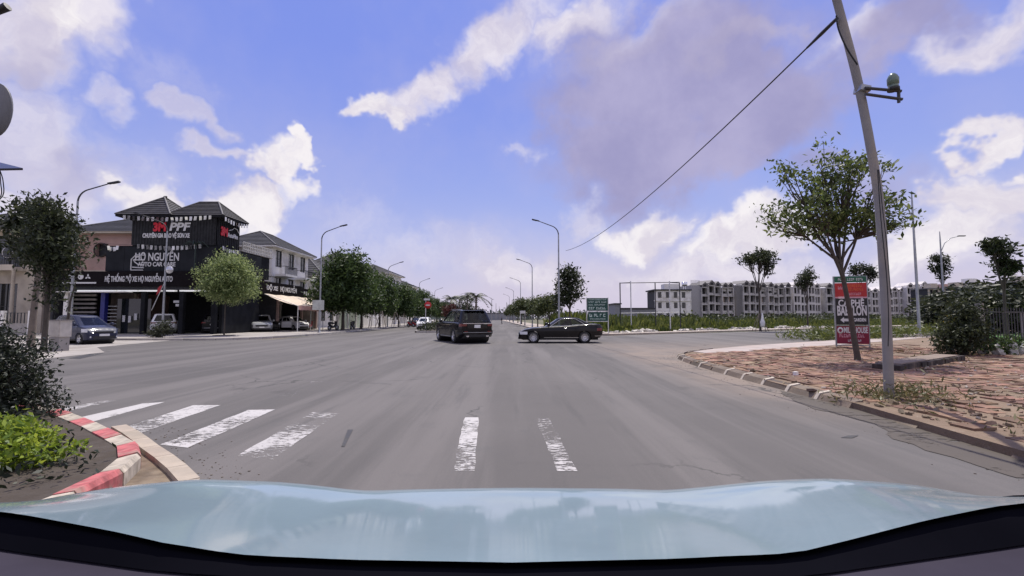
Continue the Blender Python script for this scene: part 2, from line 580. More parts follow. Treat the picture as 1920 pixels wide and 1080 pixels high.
car_glass = tint_glass('tinted car glass', (.50, .55, .53))
glass_bl = M('reflective window glass', (.05, .06, .07), .06, spec=.8)
rubber = M('tyre rubber', (.02, .02, .021), .8)
chrome = M('chrome', (.7, .7, .72), .18, 1.0, var=.02)
alloy = M('wheel alloy', (.55, .55, .57), .3, .9, var=.05)
red_lens = M('red lamp lens', (.14, .008, .008), .15, spec=.8)
clear_lens = M('clear lamp lens', (.72, .74, .78), .08, spec=.9)
plate_m = M('white number plate', (.75, .75, .74), .5)
bark = M('grey bark', (.17, .14, .115), .9, scale=5, bump=.6, bscale=18)
bark_dk = M('dark bark', (.07, .058, .048), .9, scale=5, bump=.6, bscale=18)
soil = M('dark soil', (.055, .042, .032), .95, scale=3, bump=.8, bscale=14)
white_p = M('white wall paint', (.80, .78, .74), .8, scale=.6, var=.06, dirt=(.5, .47, .42), dscale=.35)

# ------------------------------------------------------------------ ground, road, pavements
def ground_mat():
    m = bpy.data.materials.new('earth'); m.use_nodes = True
    nt = m.node_tree; b = NB(nt); p = nt.nodes['Principled BSDF']
    oc = b.n('ShaderNodeTexCoord').outputs['Object']
    c = b.mix(b.map(b.noise(oc, .05, 6, .6), .38, .6), (.13, .105, .07), (.07, .085, .035))
    c = b.mix(b.map(b.noise(oc, .6, 6, .65), .45, .7), c, (.21, .18, .14))
    nt.links.new(c, p.inputs['Base Color']); p.inputs['Roughness'].default_value = .95
    return m


def asphalt_mat():
    m = bpy.data.materials.new('worn asphalt'); m.use_nodes = True
    nt = m.node_tree; b = NB(nt); p = nt.nodes['Principled BSDF']
    oc = b.n('ShaderNodeTexCoord').outputs['Object']
    big = b.noise(oc, .11, 6, .55, .3)
    c = b.mix(b.map(big, .3, .7), (.098, .089, .087), (.150, .136, .131))
    # wheel tracks run along the street: long streaks
    st = b.v('MULTIPLY', oc, (1.0, .045, 1.0))
    trk = b.noise(st, .85, 5, .6, .2)
    c = b.mix(b.map(trk, .44, .62, 0, .7), c, (.190, .171, .164))
    st2 = b.v('MULTIPLY', oc, (1.0, .08, 1.0))
    c = b.mix(b.map(b.noise(st2, 2.4, 5, .65), .52, .70, 0, .55), c, (.078, .073, .073))
    # dust blown in from the unpaved corner
    s3 = b.n('ShaderNodeSeparateXYZ'); nt.links.new(oc, s3.inputs[0])
    edge = b.map(s3.outputs[0], 3.2, 5.4)
    edge = b.m('MULTIPLY', edge, b.map(s3.outputs[1], 5.0, 10.0))
    edge = b.m('MULTIPLY', edge, b.map(s3.outputs[1], 32.0, 17.0))
    dn = b.noise(oc, .7, 6, .6)
    c = b.mix(b.m('MULTIPLY', edge, b.map(dn, .3, .6, .35, .95)), c, (.31, .24, .19))
    # stains, specks, fine aggregate
    c = b.mix(b.map(b.noise(oc, 1.3, 7, .7), .55, .72, 0, .5), c, (.10, .097, .097))
    sp = b.noise(oc, 55.0, 3, .7)
    c = b.mix(b.map(sp, .3, .7, 0, .5), b.mix(.5, c, (.09, .09, .09)), c)
    vo = b.n('ShaderNodeTexVoronoi', feature='DISTANCE_TO_EDGE'); vo.inputs['Scale'].default_value = .34
    wv = b.v('ADD', oc, b.v('MULTIPLY', b.noise(oc, 1.5, 5, .65, out=1), (.9, .9, 0)))
    nt.links.new(wv, vo.inputs['Vector'])
    ck = b.m('MULTIPLY', b.map(vo.outputs['Distance'], .012, .003), b.map(b.noise(oc, .25, 4), .5, .62))
    c = b.mix(b.m('MULTIPLY', ck, .75), c, (.04, .04, .04))
    # repair patches: dull rectangles of newer asphalt, and oil drips in the lanes
    pv_ = b.n('ShaderNodeTexVoronoi', feature='F1', distance='CHEBYCHEV'); pv_.inputs['Scale'].default_value = .16
    nt.links.new(b.v('MULTIPLY', oc, (1.0, .6, 1.0)), pv_.inputs['Vector'])
    c = b.mix(b.map(pv_.outputs['Distance'], .17, .165, 0, .34), c, (.075, .071, .071))
    oil = b.n('ShaderNodeTexVoronoi', feature='F1'); oil.inputs['Scale'].default_value = .8
    nt.links.new(b.v('ADD', oc, b.v('MULTIPLY', b.noise(oc, 3, 4, .6, out=1), (.5, .5, 0))), oil.inputs['Vector'])
    c = b.mix(b.m('MULTIPLY', b.map(oil.outputs['Distance'], .22, .06, 0, .45), b.map(b.noise(oc, .35, 3), .5, .62)), c, (.055, .053, .053))
    grit = b.noise(oc, 140.0, 2, .8)
    c = b.mix(b.map(grit, .60, .72, 0, .6), c, (.30, .28, .26))
    c = b.mix(b.map(grit, .40, .28, 0, .6), c, (.06, .058, .058))
    nt.links.new(c, p.inputs['Base Color'])
    b.put(p.inputs['Roughness'], b.map(trk, .3, .7, .90, .78)); p.inputs['Specular IOR Level'].default_value = .25
    bp = b.n('ShaderNodeBump'); bp.inputs['Strength'].default_value = .25; bp.inputs['Distance'].default_value = .01
    b.put(bp.inputs['Height'], b.noise(oc, 60.0, 4, .7)); nt.links.new(bp.outputs[0], p.inputs['Normal'])
    return m


def paving_dust_mat():
    m = bpy.data.materials.new('dusty ground'); m.use_nodes = True
    nt = m.node_tree; b = NB(nt); p = nt.nodes['Principled BSDF']
    oc = b.n('ShaderNodeTexCoord').outputs['Object']
    c = b.mix(b.map(b.noise(oc, .5, 6, .6), .3, .7), (.175, .122, .085), (.25, .18, .125))
    c = b.mix(b.map(b.noise(oc, 1.6, 7, .7), .5, .7, 0, .75), c, (.125, .105, .055))
    c = b.mix(b.map(b.noise(oc, 7, 6, .7), .55, .75, 0, .6), c, (.33, .28, .22))
    nt.links.new(c, p.inputs['Base Color']); p.inputs['Roughness'].default_value = .95
    bp = b.n('ShaderNodeBump'); bp.inputs['Strength'].default_value = .8; bp.inputs['Distance'].default_value = .04
    b.put(bp.inputs['Height'], b.noise(oc, 12, 6, .7)); nt.links.new(bp.outputs[0], p.inputs['Normal'])
    return m


struct(MB().sheet([(-1400, -700), (1400, -700), (1400, 1700), (-1400, 1700)], -.03).build('ground', ground_mat()))
asph = asphalt_mat()
UX = -0.042                                           # the street ahead drifts slightly to the left


def street(x, y): return (x + UX * (y - 40), y)


road_poly = [(-70, -12), (26, -12), (8, 8), (8, 17), (20.7, 26), (45, 44), (90, 76), (140, 110), (140, 124), (90, 92), (62, 74), (30, 52),
             (8, 37.5), (5.2, 38), street(3.4, 46), street(3.4, 100), street(3.4, 420), street(-16.2, 420), street(-16.2, 100),
             street(-16.2, 40), (-16, 31), (-70, 33)]
road = struct(MB().sheet(road_poly, 0.0).build('road', asph))

# the pavement by the shop: kerb stones and a slab of pale concrete
shop_pave = [(-75, 30.8), (-24.2, 29.9), (-19.6, 29.9), (-18.0, 31.2), (-17.1, 34), (-16.6, 40), street(-16.4, 60), street(-16.4, 160), street(-16.4, 400), (-75, 400)]
pv = struct(MB().prism(shop_pave, -.03, .12).build('pavement', conc_lt))
apron = struct(MB().sheet([(-16.4, 15.6), (-17.2, 19.5), (-20.5, 22.8), (-22.0, 29.7), (-75, 30.6), (-75, 15.6)], .004).build('pavement', conc_lt))


def along(pts, step):
    """Evenly spaced points and headings along a polyline."""
    pts = [Vector((p[0], p[1], 0)) for p in pts]
    cum = [0.0]
    for a, b_ in zip(pts, pts[1:]): cum.append(cum[-1] + (b_ - a).length)
    n = max(1, round(cum[-1] / step)); res = []

    def at_len(s):
        i = max(0, min(len(pts) - 2, int(np.searchsorted(cum, s)) - 1))
        return pts[i].lerp(pts[i + 1], (s - cum[i]) / max(1e-9, cum[i + 1] - cum[i]))
    for i in range(n):
        a, b_ = at_len(cum[-1] * i / n), at_len(cum[-1] * (i + 1) / n)
        d = b_ - a
        res.append(((a + b_) / 2, math.atan2(d.y, d.x), d.length))
    return res


def smooth_path(pts, n=6):
    P = [Vector((p[0], p[1], p[2] if len(p) > 2 else 0)) for p in pts]
    out_ = []
    for i in range(len(P) - 1):
        p0, p1, p2, p3 = P[max(i - 1, 0)], P[i], P[i + 1], P[min(i + 2, len(P) - 1)]
        for k in range(n):
            t = k / n
            out_.append(.5 * ((2 * p1) + (p2 - p0) * t + (2 * p0 - 5 * p1 + 4 * p2 - p3) * t * t + (3 * p1 - p0 - 3 * p2 + p3) * t ** 3))
    out_.append(P[-1])
    return out_


kerb_c = M('kerb concrete', (.40, .375, .35), .85, piece=.15, bump=.3, dirt=(.25, .21, .17))
kl = [(-60, 30.45), (-24.2, 29.76), (-19.5, 29.76), (-17.85, 31.1), (-16.95, 34), (-16.45, 40), street(-16.25, 60), street(-16.25, 110)]
stone = MB().box(-.49, .49, -.07, .07, -.03, .135).mesh('kerb_stone', kerb_c)
for q, a, L in along(kl[1:7], 1.0):
    put('kerb_stone', stone, pv, (q.x, q.y, 0), (0, 0, a)).scale = (L, 1, 1)

# far kerb of the side road and the right-hand pavement of the street ahead
far_pave = [(140, 126.5), (90, 94), (62, 75.5), (30, 53.5), (8.2, 38.6), (6.8, 38.0), (5.6, 38.8), (4.4, 41), street(3.6, 50), street(3.6, 110), street(3.6, 400),
            street(8, 400), street(8, 110), street(8, 48), (9.5, 41.5), (30, 56.5), (62, 78.5), (90, 97), (140, 129.5)]
fpv = struct(MB().prism(far_pave, -.03, .12).build('pavement', M('sandy pavement', (.36, .31, .27), .9, scale=.8, bump=.3, dirt=(.33, .27, .21), dscale=.6)))

# near right corner: paved with loose reddish tiles, dusty
kerb_line = smooth_path([(5.15, -4), (5.15, 2), (5.2, 4.7), (5.45, 7.4), (5.5, 9), (5.55, 12.5), (5.75, 15.3), (6.2, 17.2), (7.3, 18.8), (9.2, 20.6)], 5)
corner = [(p.x, p.y) for p in kerb_line] + [(11.4, 22.5), (20.7, 28.8), (45, 47), (100, 84), (100, -4)]
cpv = struct(MB().prism(corner, -.03, .10).build('pavement', paving_dust_mat()))
strip = [(7.2, 18.55), (9.2, 20.4), (11.4, 22.3), (20.7, 28.6), (30, 35.2), (30.8, 33.4), (21.6, 26.6), (12.4, 20.4), (9.6, 18.6), (7.4, 17.7)]
struct(MB().prism(strip, .1, .116).build('path', M('pinkish concrete', (.37, .315, .29), .85, scale=.7, bump=.2, dirt=(.38, .30, .25), dscale=.5)))

# ------------------------------------------------------------------ kerb blocks of the right corner
kb = M('weathered kerb block', (.125, .095, .075), .9, piece=.35, bump=.6, scale=4, dirt=(.26, .2, .15))
mortar = M('pale mortar', (.50, .44, .37), .9, bump=.4)
kblk = MB().add([(-.47, .14, -.03), (.47, .14, -.03), (.47, -.14, -.03), (-.47, -.14, -.03), (-.46, .05, .11), (.46, .05, .11), (.46, -.13, .15), (-.46, -.13, .15)],
                [(0, 1, 5, 4), (4, 5, 6, 7), (7, 6, 2, 3), (0, 4, 7, 3), (1, 2, 6, 5)]).mesh('kerb_stone', kb)
mj = MB().add([(-.045, .15, -.03), (.045, .15, -.03), (.045, -.15, -.03), (-.045, -.15, -.03), (-.045, .06, .118), (.045, .06, .118), (.045, -.14, .158), (-.045, -.14, .158)],
              [(0, 1, 5, 4), (4, 5, 6, 7), (7, 6, 2, 3), (0, 4, 7, 3), (1, 2, 6, 5)]).mesh('mortar_joint', mortar)
segs = along([(p.x, p.y) for p in kerb_line if p.y > 7.0], .92)
for i, (q, a, L) in enumerate(segs):
    o = put('kerb_stone', kblk, cpv, (q.x + .05, q.y, random.uniform(-.02, .01)), (random.uniform(-.05, .05), 0, a + random.uniform(-.04, .04)))
    o.scale = (L * random.uniform(.93, 1.0), 1, random.uniform(.85, 1.05))
    if i % 2 == 0 or random.random() < .5:
        e = Vector((math.cos(a), math.sin(a), 0)) * L / 2
        put('mortar_joint', mj, cpv, (q.x + .05 + e.x, q.y + e.y, 0), (0, 0, a))
# lower gutter slabs nearer the camera, buried in dirt
for q, a, L in along([(p.x, p.y) for p in kerb_line if -2 < p.y <= 7.4], 1.0):
    if random.random() < .35: continue
    o = put('kerb_stone', kblk, cpv, (q.x + .08, q.y, random.uniform(-.07, -.03)), (random.uniform(-.1, .1), random.uniform(-.05, .05), a + random.uniform(-.08, .08))); o.scale = (L * random.uniform(.6, .95), 1.1, .8)

# ------------------------------------------------------------------ tiles of the right corner: each its own piece
tile_m = M('reddish paving tile', (.205, .115, .078), .95, scale=2.2, var=.3, piece=.36, bump=.5, dirt=(.24, .175, .125), dscale=2.6)
tile = MB().box(-.145, .145, -.145, .145, 0, .035).mesh('tile', tile_m)
cells = []
for i in range(-2, 60):
    for j in range(-5, 60):
        u, v = i * .31, j * .31
        x = 5.75 + u * math.cos(.05) - v * math.sin(.05) + .0
        y = 4.2 + u * math.sin(.05) + v * math.cos(.05)
        if x > 15.5 + (y - 10) * .35: continue
        if y > 17.0 + max(0, (x - 6.5)) * .62: continue
        # inside the kerb?
        kx = np.interp(y, [p.y for p in kerb_line], [p.x for p in kerb_line])
        if x < kx + .34: continue
        dirtness = mnoise.noise(Vector((x * .33, y * .33, 3.1)))
        keep = .98 - max(0, (9.8 - y)) * .17 - max(0, x - 10.5) * .06 - max(0, dirtness - .08) * 1.1
        if random.random() > keep: continue
        cells.append((math.hypot(x, y), x, y))
cells.sort()


def tile_pose(x, y):
    n = mnoise.noise(Vector((x * .8, y * .8, 0)))
    return (x + random.uniform(-.02, .02), y + random.uniform(-.02, .02), .083 + .018 * n + random.uniform(-.006, .012)), \
        (random.uniform(-.05, .05), random.uniform(-.05, .05), .05 + random.uniform(-.03, .03))


for d, x, y in cells[:290]:
    l, r_ = tile_pose(x, y); put('tile', tile, cpv, l, r_)
rest = MB()
for d, x, y in cells[290:]:
    l, r_ = tile_pose(x, y)
    rest.cbox((l[0], l[1], l[2] + .017), (.29, .29, .035), r_[2], r_[0], r_[1])
stuff(rest.build('loose_tiles', tile_m, cpv))

# ------------------------------------------------------------------ zebra crossing: every stripe is a painted sheet on the road
zp = paint_mark('worn white road paint', (.50, .48, .475), .44)
zp_f = paint_mark('faded white road paint', (.47, .45, .445), .52)
zp_g = paint_mark('almost gone road paint', (.42, .40, .40), .60)


def stripe(corners, m):
    P = [G(*c) for c in corners]
    c0 = sum(P, Vector()) / 4
    mb = MB(); n = 10
    L = [P[0].lerp(P[1], k / n) for k in range(n + 1)]; Rr = [P[3].lerp(P[2], k / n) for k in range(n + 1)]
    poly = [(p.x - c0.x + random.uniform(-.012, .012), p.y - c0.y) for p in L] + [(p.x - c0.x + random.uniform(-.012, .012), p.y - c0.y) for p in reversed(Rr)]
    mb.sheet(poly, 0).build('crossing_stripe', m, road, (c0.x, c0.y, .004))


stripe([(442, 856), (586, 773), (634, 776), (510, 862)], zp_f)
stripe([(300, 834), (466, 769), (517, 768), (352, 840)], zp)
stripe([(196, 814), (362, 760), (413, 760), (236, 822)], zp)
stripe([(98, 794), (268, 757), (310, 754), (140, 800)], zp)
stripe([(60, 778), (190, 752), (224, 750), (104, 776)], zp_f)
stripe([(850, 884), (871, 783), (898, 783), (889, 884)], zp)
stripe([(1046, 884), (1004, 783), (1029, 783), (1083, 884)], zp_f)
# scraps of older markings further on
stripe([(573, 722), (585, 715), (607, 716), (596, 723)], zp_g)
stripe([(512, 742), (526, 733), (560, 734), (548, 744)], zp_g)

# tar smear, sticks and leaves lying on the road
tar = M('tar smear', (.035, .033, .033), .6)
for pts in ([(640, 838), (652, 806), (662, 806), (646, 838)], [(1576, 821), (1590, 817), (1610, 817), (1598, 822)], [(128, 672), (168, 664), (196, 662), (150, 673)]):
    P = [G(*c) for c in pts]; c0 = sum(P, Vector()) / 4
    MB().sheet([(p.x - c0.x, p.y - c0.y) for p in P], 0).build('tar_patch', tar, road, (c0.x, c0.y, .005))

# ------------------------------------------------------------------ planted island on the left with painted kerb stones
isl_in = smooth_path([(-30, 8.0), (-14, 7.6), (-9, 7.2), (-7, 6.75), (-5.6, 5.95), (-4.62, 5.25), (-3.95, 4.75), (-3.55, 4.25), (-3.38, 3.7), (-3.32, 2.6), (-3.35, -3)], 5)
isl = struct(MB().prism([(p.x, p.y) for p in isl_in] + [(-30, -3)], -.03, .14).build('planting_bed', soil))
k_red = M('faded red kerb paint', (.43, .115, .12), .85, var=.35, scale=7, dirt=(.30, .235, .19), dscale=4)
k_wht = M('dirty white kerb paint', (.42, .37, .305), .85, var=.3, scale=6, dirt=(.22, .185, .14), dscale=3)
kst = {}
for nm, mm in (('r', k_red), ('w', k_wht)):
    mb = MB()
    for sx in range(8):
        pass
    mb.add([(-.5, -.09, -.03), (.5, -.09, -.03), (.5, .09, -.03), (-.5, .09, -.03), (-.5, -.085, .15), (.5, -.085, .15), (.5, .055, .17), (-.5, .055, .17), (-.5, .085, .13), (.5, .085, .13)],
           [(0, 1, 5, 4), (4, 5, 6, 7), (7, 6, 9, 8), (8, 9, 2, 3), (0, 4, 7, 8, 3), (1, 2, 9, 6, 5)])
    kst[nm] = mb.mesh('kerb_stone', mm)
for i, (q, a, L) in enumerate(along([(p.x, p.y) for p in isl_in if p.x > -14], .5)):
    o = put('kerb_stone', kst['rw'[(i // 1) % 2]], isl, (q.x + .03, q.y + .03, random.uniform(-.01, .01)), (0, 0, a)); o.scale = (L * 1.0, 1, 1)
# outer kerb strip of bare concrete with dirt between the two
isl_out = smooth_path([(-5.1, 6.05), (-4.55, 5.62), (-3.98, 5.12), (-3.43, 4.66), (-2.95, 4.22), (-2.68, 3.9), (-2.45, 3.2), (-2.35, 2), (-2.35, -2)], 5)
dirt_gap = [(p.x, p.y) for p in isl_out] + [(-3.3, -2), (-3.28, 2.6), (-3.3, 3.7), (-3.46, 4.25), (-3.88, 4.78), (-4.55, 5.3), (-5.2, 5.9)]
struct(MB().sheet(dirt_gap, .012).build('dirt_strip', M('trodden dirt', (.155, .115, .08), .95, scale=4, var=.3, bump=.7, bscale=16, dirt=(.25, .2, .14), dscale=2)))
outk = MB().box(-.5, .5, -.075, .075, -.03, .06).mesh('kerb_stone', M('pale kerb concrete', (.35, .295, .24), .9, piece=.16, bump=.3, dirt=(.3, .25, .2), dscale=3))
for q, a, L in along([(p.x, p.y) for p in isl_out], .5):
    put('kerb_stone', outk, isl, (q.x, q.y, 0), (0, 0, a)).scale = (L * .99, 1, 1)

# median island of the street ahead
med = [(-9.6, 45.6), (-8.2, 45.0), (-7.2, 45.6), street(-7.0, 60), street(-7.0, 200), street(-9.3, 200), street(-9.5, 60)]
mdi = struct(MB().prism(med, -.03, .16).build('planting_bed', soil))
for q, a, L in along([street(-9.5, 60), (-9.65, 45.5), (-8.2, 44.9), (-7.1, 45.5), street(-6.95, 60)], 1.0):
    put('kerb_stone', stone, mdi, (q.x, q.y, .04), (0, 0, a)).scale = (L * .98, 1, 1)

# ------------------------------------------------------------------ plants
leaf_g = leaf_mat('street tree leaves', (.022, .045, .014), (.085, .135, .04))
leaf_dk = leaf_mat('dark leaves', (.016, .024, .012), (.06, .075, .032), .3)
leaf_dome = leaf_mat('pale dome leaves', (.085, .135, .045), (.36, .43, .19), .45)
leaf_air = leaf_mat('airy tree leaves', (.04, .068, .02), (.15, .19, .06), .45)
leaf_shr = leaf_mat('shrub leaves', (.010, .016, .010), (.042, .052, .03), .2)
leaf_br = leaf_mat('bright leaves', (.09, .16, .015), (.34, .44, .06), .45)
leaf_pl = leaf_mat('palm fronds', (.02, .028, .015), (.05, .06, .03), .25)
leaf_red = leaf_mat('reddish leaves', (.06, .025, .02), (.13, .05, .04), .3)
grass_m = leaf_mat('wild grass', (.045, .07, .014), (.17, .195, .05), .3)


def leaves_mesh(name, centres, per, spread, length, mat, seed, width=.42, up=.5, flat=.75, droop=.25):
    """Many leaf-sized quads scattered round clump centres, as one mesh."""
    r = np.random.default_rng(seed)
    cts = np.asarray([tuple(c) for c in centres], dtype=float)
    k = len(cts)
    base = np.repeat(cts, per, axis=0)
    n = len(base)
    off = r.normal(0, 1, (n, 3))
    sp = spread if np.isscalar(spread) else np.repeat(np.asarray(spread), per)[:, None]
    p = base + off * np.array([1, 1, flat]) * sp * .55
    nr = r.normal(0, 1, (n, 3)); nr[:, 2] += up * 1.6
    nr /= np.linalg.norm(nr, axis=1)[:, None]
    d = r.normal(0, 1, (n, 3)); d[:, 2] -= droop
    d -= nr * np.sum(d * nr, axis=1)[:, None]; d /= np.linalg.norm(d, axis=1)[:, None] + 1e-9
    s = np.cross(nr, d)
    L = length * r.uniform(.45, 1.45, (n, 1)); Wd = L * width
    v = np.empty((n, 4, 3))
    v[:, 0] = p - d * L * .5
    v[:, 1] = p + s * Wd * .5 - nr * L * .08
    v[:, 2] = p + d * L * .5 - nr * L * .16
    v[:, 3] = p - s * Wd * .5 - nr * L * .08
    me = bpy.data.meshes.new(name)
    me.vertices.add(n * 4); me.vertices.foreach_set('co', v.reshape(-1))
    me.loops.add(n * 4); me.loops.foreach_set('vertex_index', np.arange(n * 4, dtype=np.int32))
    me.polygons.add(n); me.polygons.foreach_set('loop_start', np.arange(0, n * 4, 4, dtype=np.int32))
    me.polygons.foreach_set('loop_total', np.full(n, 4, dtype=np.int32))
    me.update(calc_edges=True); me.validate()
    me.materials.append(mat)
    return me


def crown_points(lobes, n, seed, shell=.45):
    """Clump centres inside a set of ellipsoids, biased to their outer shell."""
    r = np.random.default_rng(seed)
    vol = np.array([l[3] * l[4] * l[5] for l in lobes]); pr = vol / vol.sum()
    pts = []
    for i in r.choice(len(lobes), n, p=pr):
        cx, cy, cz, rx, ry, rz = lobes[i]
        d = r.normal(0, 1, 3); d /= np.linalg.norm(d)
        q = r.random() ** shell * r.uniform(.88, 1.06)
        pts.append((cx + d[0] * rx * q, cy + d[1] * ry * q, cz + d[2] * rz * q))
    return pts


def tree_meshes(name, seed, lobes, trunk_h, trunk_r, n_clump, per, spread, leaf, lm, bm_, limbs=6, twigs=1.0, lean=(0, 0), shell=.45, up=.5, twig_r=.012, forks=1):
    r = random.Random(seed)
    pts = crown_points(lobes, n_clump, seed, shell)
    crown = leaves_mesh('crown', pts, per, spread, leaf, lm, seed + 1, up=up)
    t = MB()
    top = Vector((lean[0], lean[1], trunk_h))
    mid = Vector((lean[0] * .4 + r.uniform(-.04, .04), lean[1] * .4 + r.uniform(-.04, .04), trunk_h * .5))
    tr = [(0, 0, -.05), (0, 0, .12), (mid.x * .5, mid.y * .5, trunk_h * .25), mid, top]
    t.tube(tr, [trunk_r * 1.5, trunk_r * 1.15, trunk_r, trunk_r * .9, trunk_r * .78], 9)
    # limbs: clumps are grouped by direction and height, every clump hangs on a twig
    P = [Vector(p) for p in pts]
    seeds = r.sample(P, min(limbs, len(P)))
    groups = [[] for _ in seeds]
    for p in P:
        groups[min(range(len(seeds)), key=lambda i: (p - seeds[i]).length)].append(p)
    for g in groups:
        if not g: continue
        c = sum(g, Vector()) / len(g)
        e = top.lerp(c, .62)
        st = top if r.random() < .6 else Vector(tr[3]).lerp(top, r.uniform(.6, .95))
        m_ = st.lerp(e, .5) + Vector((r.uniform(-.1, .1), r.uniform(-.1, .1), -.06)) * (e - st).length * .5
        t.tube([st, m_, e], [trunk_r * .55, trunk_r * .42, trunk_r * .3], 6, caps=False)
        for p in g:
            if r.random() > twigs: continue
            k = e.lerp(p, .5) + Vector((r.uniform(-.1, .1), r.uniform(-.1, .1), r.uniform(-.14, .02))) * (p - e).length
            t.tube([e if r.random() < .6 else m_.lerp(e, .7), k, p], [twig_r * 1.8, twig_r * 1.3, twig_r * .6], 4, caps=False)
    return t.mesh('trunk', bm_), crown


def plant(name, meshes, label, cat, loc, rz=0.0, group=None, scale=1.0):
    t = thing(name, label, cat, loc, rz, group)
    put('trunk', meshes[0], t); put('crown', meshes[1], t)
    t.scale = (scale,) * 3 if not hasattr(scale, '__len__') else scale
    return t


# --- the clipped dome tree in front of the shop
b0 = G(420, 632); dome = tree_meshes('dome', 11, [(.25, 0, 4.15, 2.75, 2.6, 1.75), (.2, 0, 4.9, 1.9, 1.9, 1.45), (.3, 0, 3.5, 2.6, 2.5, 1.0)], 2.7, .065, 420, 56, .50, .21, leaf_dome, bark_dk, 8, .4, up=.9)
plant('street_tree', dome, 'dome-shaped pale green tree in front of the black car workshop', 'tree', (b0.x, b0.y, .12), 0, None, (.80, .80, 1.02))
MB().lathe([(.02, .02), (.75, .03), (.8, -.02)], 18).build('soil_patch', soil, pv, (b0.x, b0.y, .12))

# --- two dark trees at far left
d1 = tree_meshes('d1', 21, [(0, 0, 6.0, 1.5, 1.4, 1.5), (-.4, 0, 7.2, 1.0, 1.0, .9), (.6, 0, 5.2, 1.1, 1.1, .8)], 3.9, .16, 120, 34, .52, .30, leaf_dk, bark, 5, .8, lean=(.15, 0))
p1 = G(57, 652); plant('street_tree', d1, 'dark ragged tree with pale forked trunk in front of the cream balcony house', 'tree', (p1.x, p1.y, .004), 0, None, .93)
d2 = tree_meshes('d2', 25, [(.0, 0, 5.4, 1.5, 1.4, 1.6), (.45, 0, 4.5, 1.0, 1.0, .8), (-.3, 0, 6.7, 1.1, 1.1, .9), (.2, 0, 3.0, .6, .6, 1.2)], 3.4, .13, 190, 30, .55, .24, leaf_dk, bark_dk, 7, .7)
p2 = G(101, 660); plant('street_tree', d2, 'dense dark tree beside the cream utility cabinet, hiding part of the pink house', 'tree', (p2.x - .45, p2.y, .004), 0, None, (.78, .8, .88))
p3 = G(124, 655)
tt = thing('tree_stump', 'thin bare trunk standing in front of the blue grey hatchback', 'trunk', (p3.x, p3.y, .004))
MB().tube([(0, 0, -.05), (.01, 0, .6), (.0, 0, 1.45)], [.085, .07, .065], 9).build('trunk', bark_dk, tt)
MB().tube([(0, 0, 1.4), (.05, 0, 2.2), (.2, .05, 3.1)], [.06, .045, .02], 6).build('limb', bark_dk, tt)

# --- the airy tree on the right corner
airy_l = [(-1.5, 0, 4.7, 1.35, 1.2, .75), (.1, .2, 4.5, 1.5, 1.4, .75), (-.7, 0, 5.7, 1.2, 1.2, .9), (.2, 0, 6.2, .9, 1.0, .7), (-.75, 0, 7.4, .4, .45, .38), (-2.0, 0, 6.1, .5, .55, .45), (1.15, 0, 4.9, .75, .9, .8), (-2.6, 0, 4.7, .5, .6, .45), (.9, .1, 5.6, .6, .6, .5)]
airy = tree_meshes('airy', 33, airy_l, 3.15, .08, 175, 30, .32, .165, leaf_air, bark_dk, 10, 1.0, lean=(-.38, .05), shell=.4, up=.35, twig_r=.013)
p4 = G(1608, 676, .1); plant('street_tree', airy, 'airy tree with bare upswept branches in front of the tall cafe sign', 'tree', (p4.x, p4.y, .08))

# --- big street trees along the left pavement of the street ahead
big = [tree_meshes('big%d' % i, 41 + i, [(0, 0, 4.6, 3.0, 2.8, 2.4), (.3, .3, 6.7, 2.3, 2.2, 1.9), (-.9, -.4, 3.3, 2.3, 2.2, 1.2), (1.2, -.2, 3.4, 2.2, 2.1, 1.2)], 2.1, .17, 420, 34, .78, .38, leaf_g, bark_dk, 7, .35) for i in range(3)]
rows = [(644, 50, 1.04, 'tallest dark green street tree, right behind the lamp post with the white sign'),
        (678, 56, .92, 'second street tree along the pale green garden wall'),
        (712, 63, .86, 'third street tree, at the end of the pale green garden wall'),
        (748, 70, .78, 'street tree with propping stakes beside the parked motorbikes'),
        (768, 82, .82, 'dark street tree behind the planted median island'),
        (790, 96, .84, 'last dark street tree before the palms')]
for i, (px, y, s, lab) in enumerate(rows):
    x = (px - 960) / FPX * y
    plant('street_tree', big[i % 3], lab, 'tree', (x, y, .12), i * 2.1, 'street trees along the left pavement', s)
for i, y in enumerate((112, 132, 155, 180)):
    plant('street_tree', big[(i + 1) % 3], ('nearest', 'second', 'third', 'farthest')[i] + ' of the four distant street trees on the left, far down the street', 'tree', (street(-17.8, y)[0], y, .12), i * 1.7, 'distant street trees on the left', .8)

# --- trees on the right pavement of the street ahead
rt = tree_meshes('rt', 61, [(0, 0, 4.6, 1.6, 1.5, 1.5), (.2, 0, 5.9, 1.1, 1.1, .9), (-.6, 0, 3.2, 1.2, 1.2, .8)], 2.2, .1, 125, 24, .5, .34, leaf_dk, bark_dk, 7, .7)
plant('street_tree', rt, 'loose dark tree behind the black saloon, beside the first right-hand lamp post', 'tree', ((1068 - 960) / FPX * 47, 47, .12), .4)
rb = tree_meshes('rb', 63, [(0, 0, 3.2, 1.7, 1.6, 1.4), (.5, .3, 3.8, 1.3, 1.2, 1.0), (-.6, 0, 2.7, 1.4, 1.3, .9)], 1.3, .1, 120, 26, .55, .36, leaf_mat('olive leaves', (.04, .06, .02), (.12, .14, .055), .3), bark_dk, 5, .4)
for i, (px, y, s, lab) in enumerate(((1030, 58, .95, 'olive green bushy tree left of the loose dark tree'), (1008, 66, .95, 'bushy tree right of the second right-hand lamp post'),
                                     (984, 82, 1.05, 'bushy tree left of the second right-hand lamp post'))):
    plant('street_tree', rb, lab, 'tree', ((px - 960) / FPX * y, y, .12), i * 1.3, 'bushy trees on the right pavement', s)
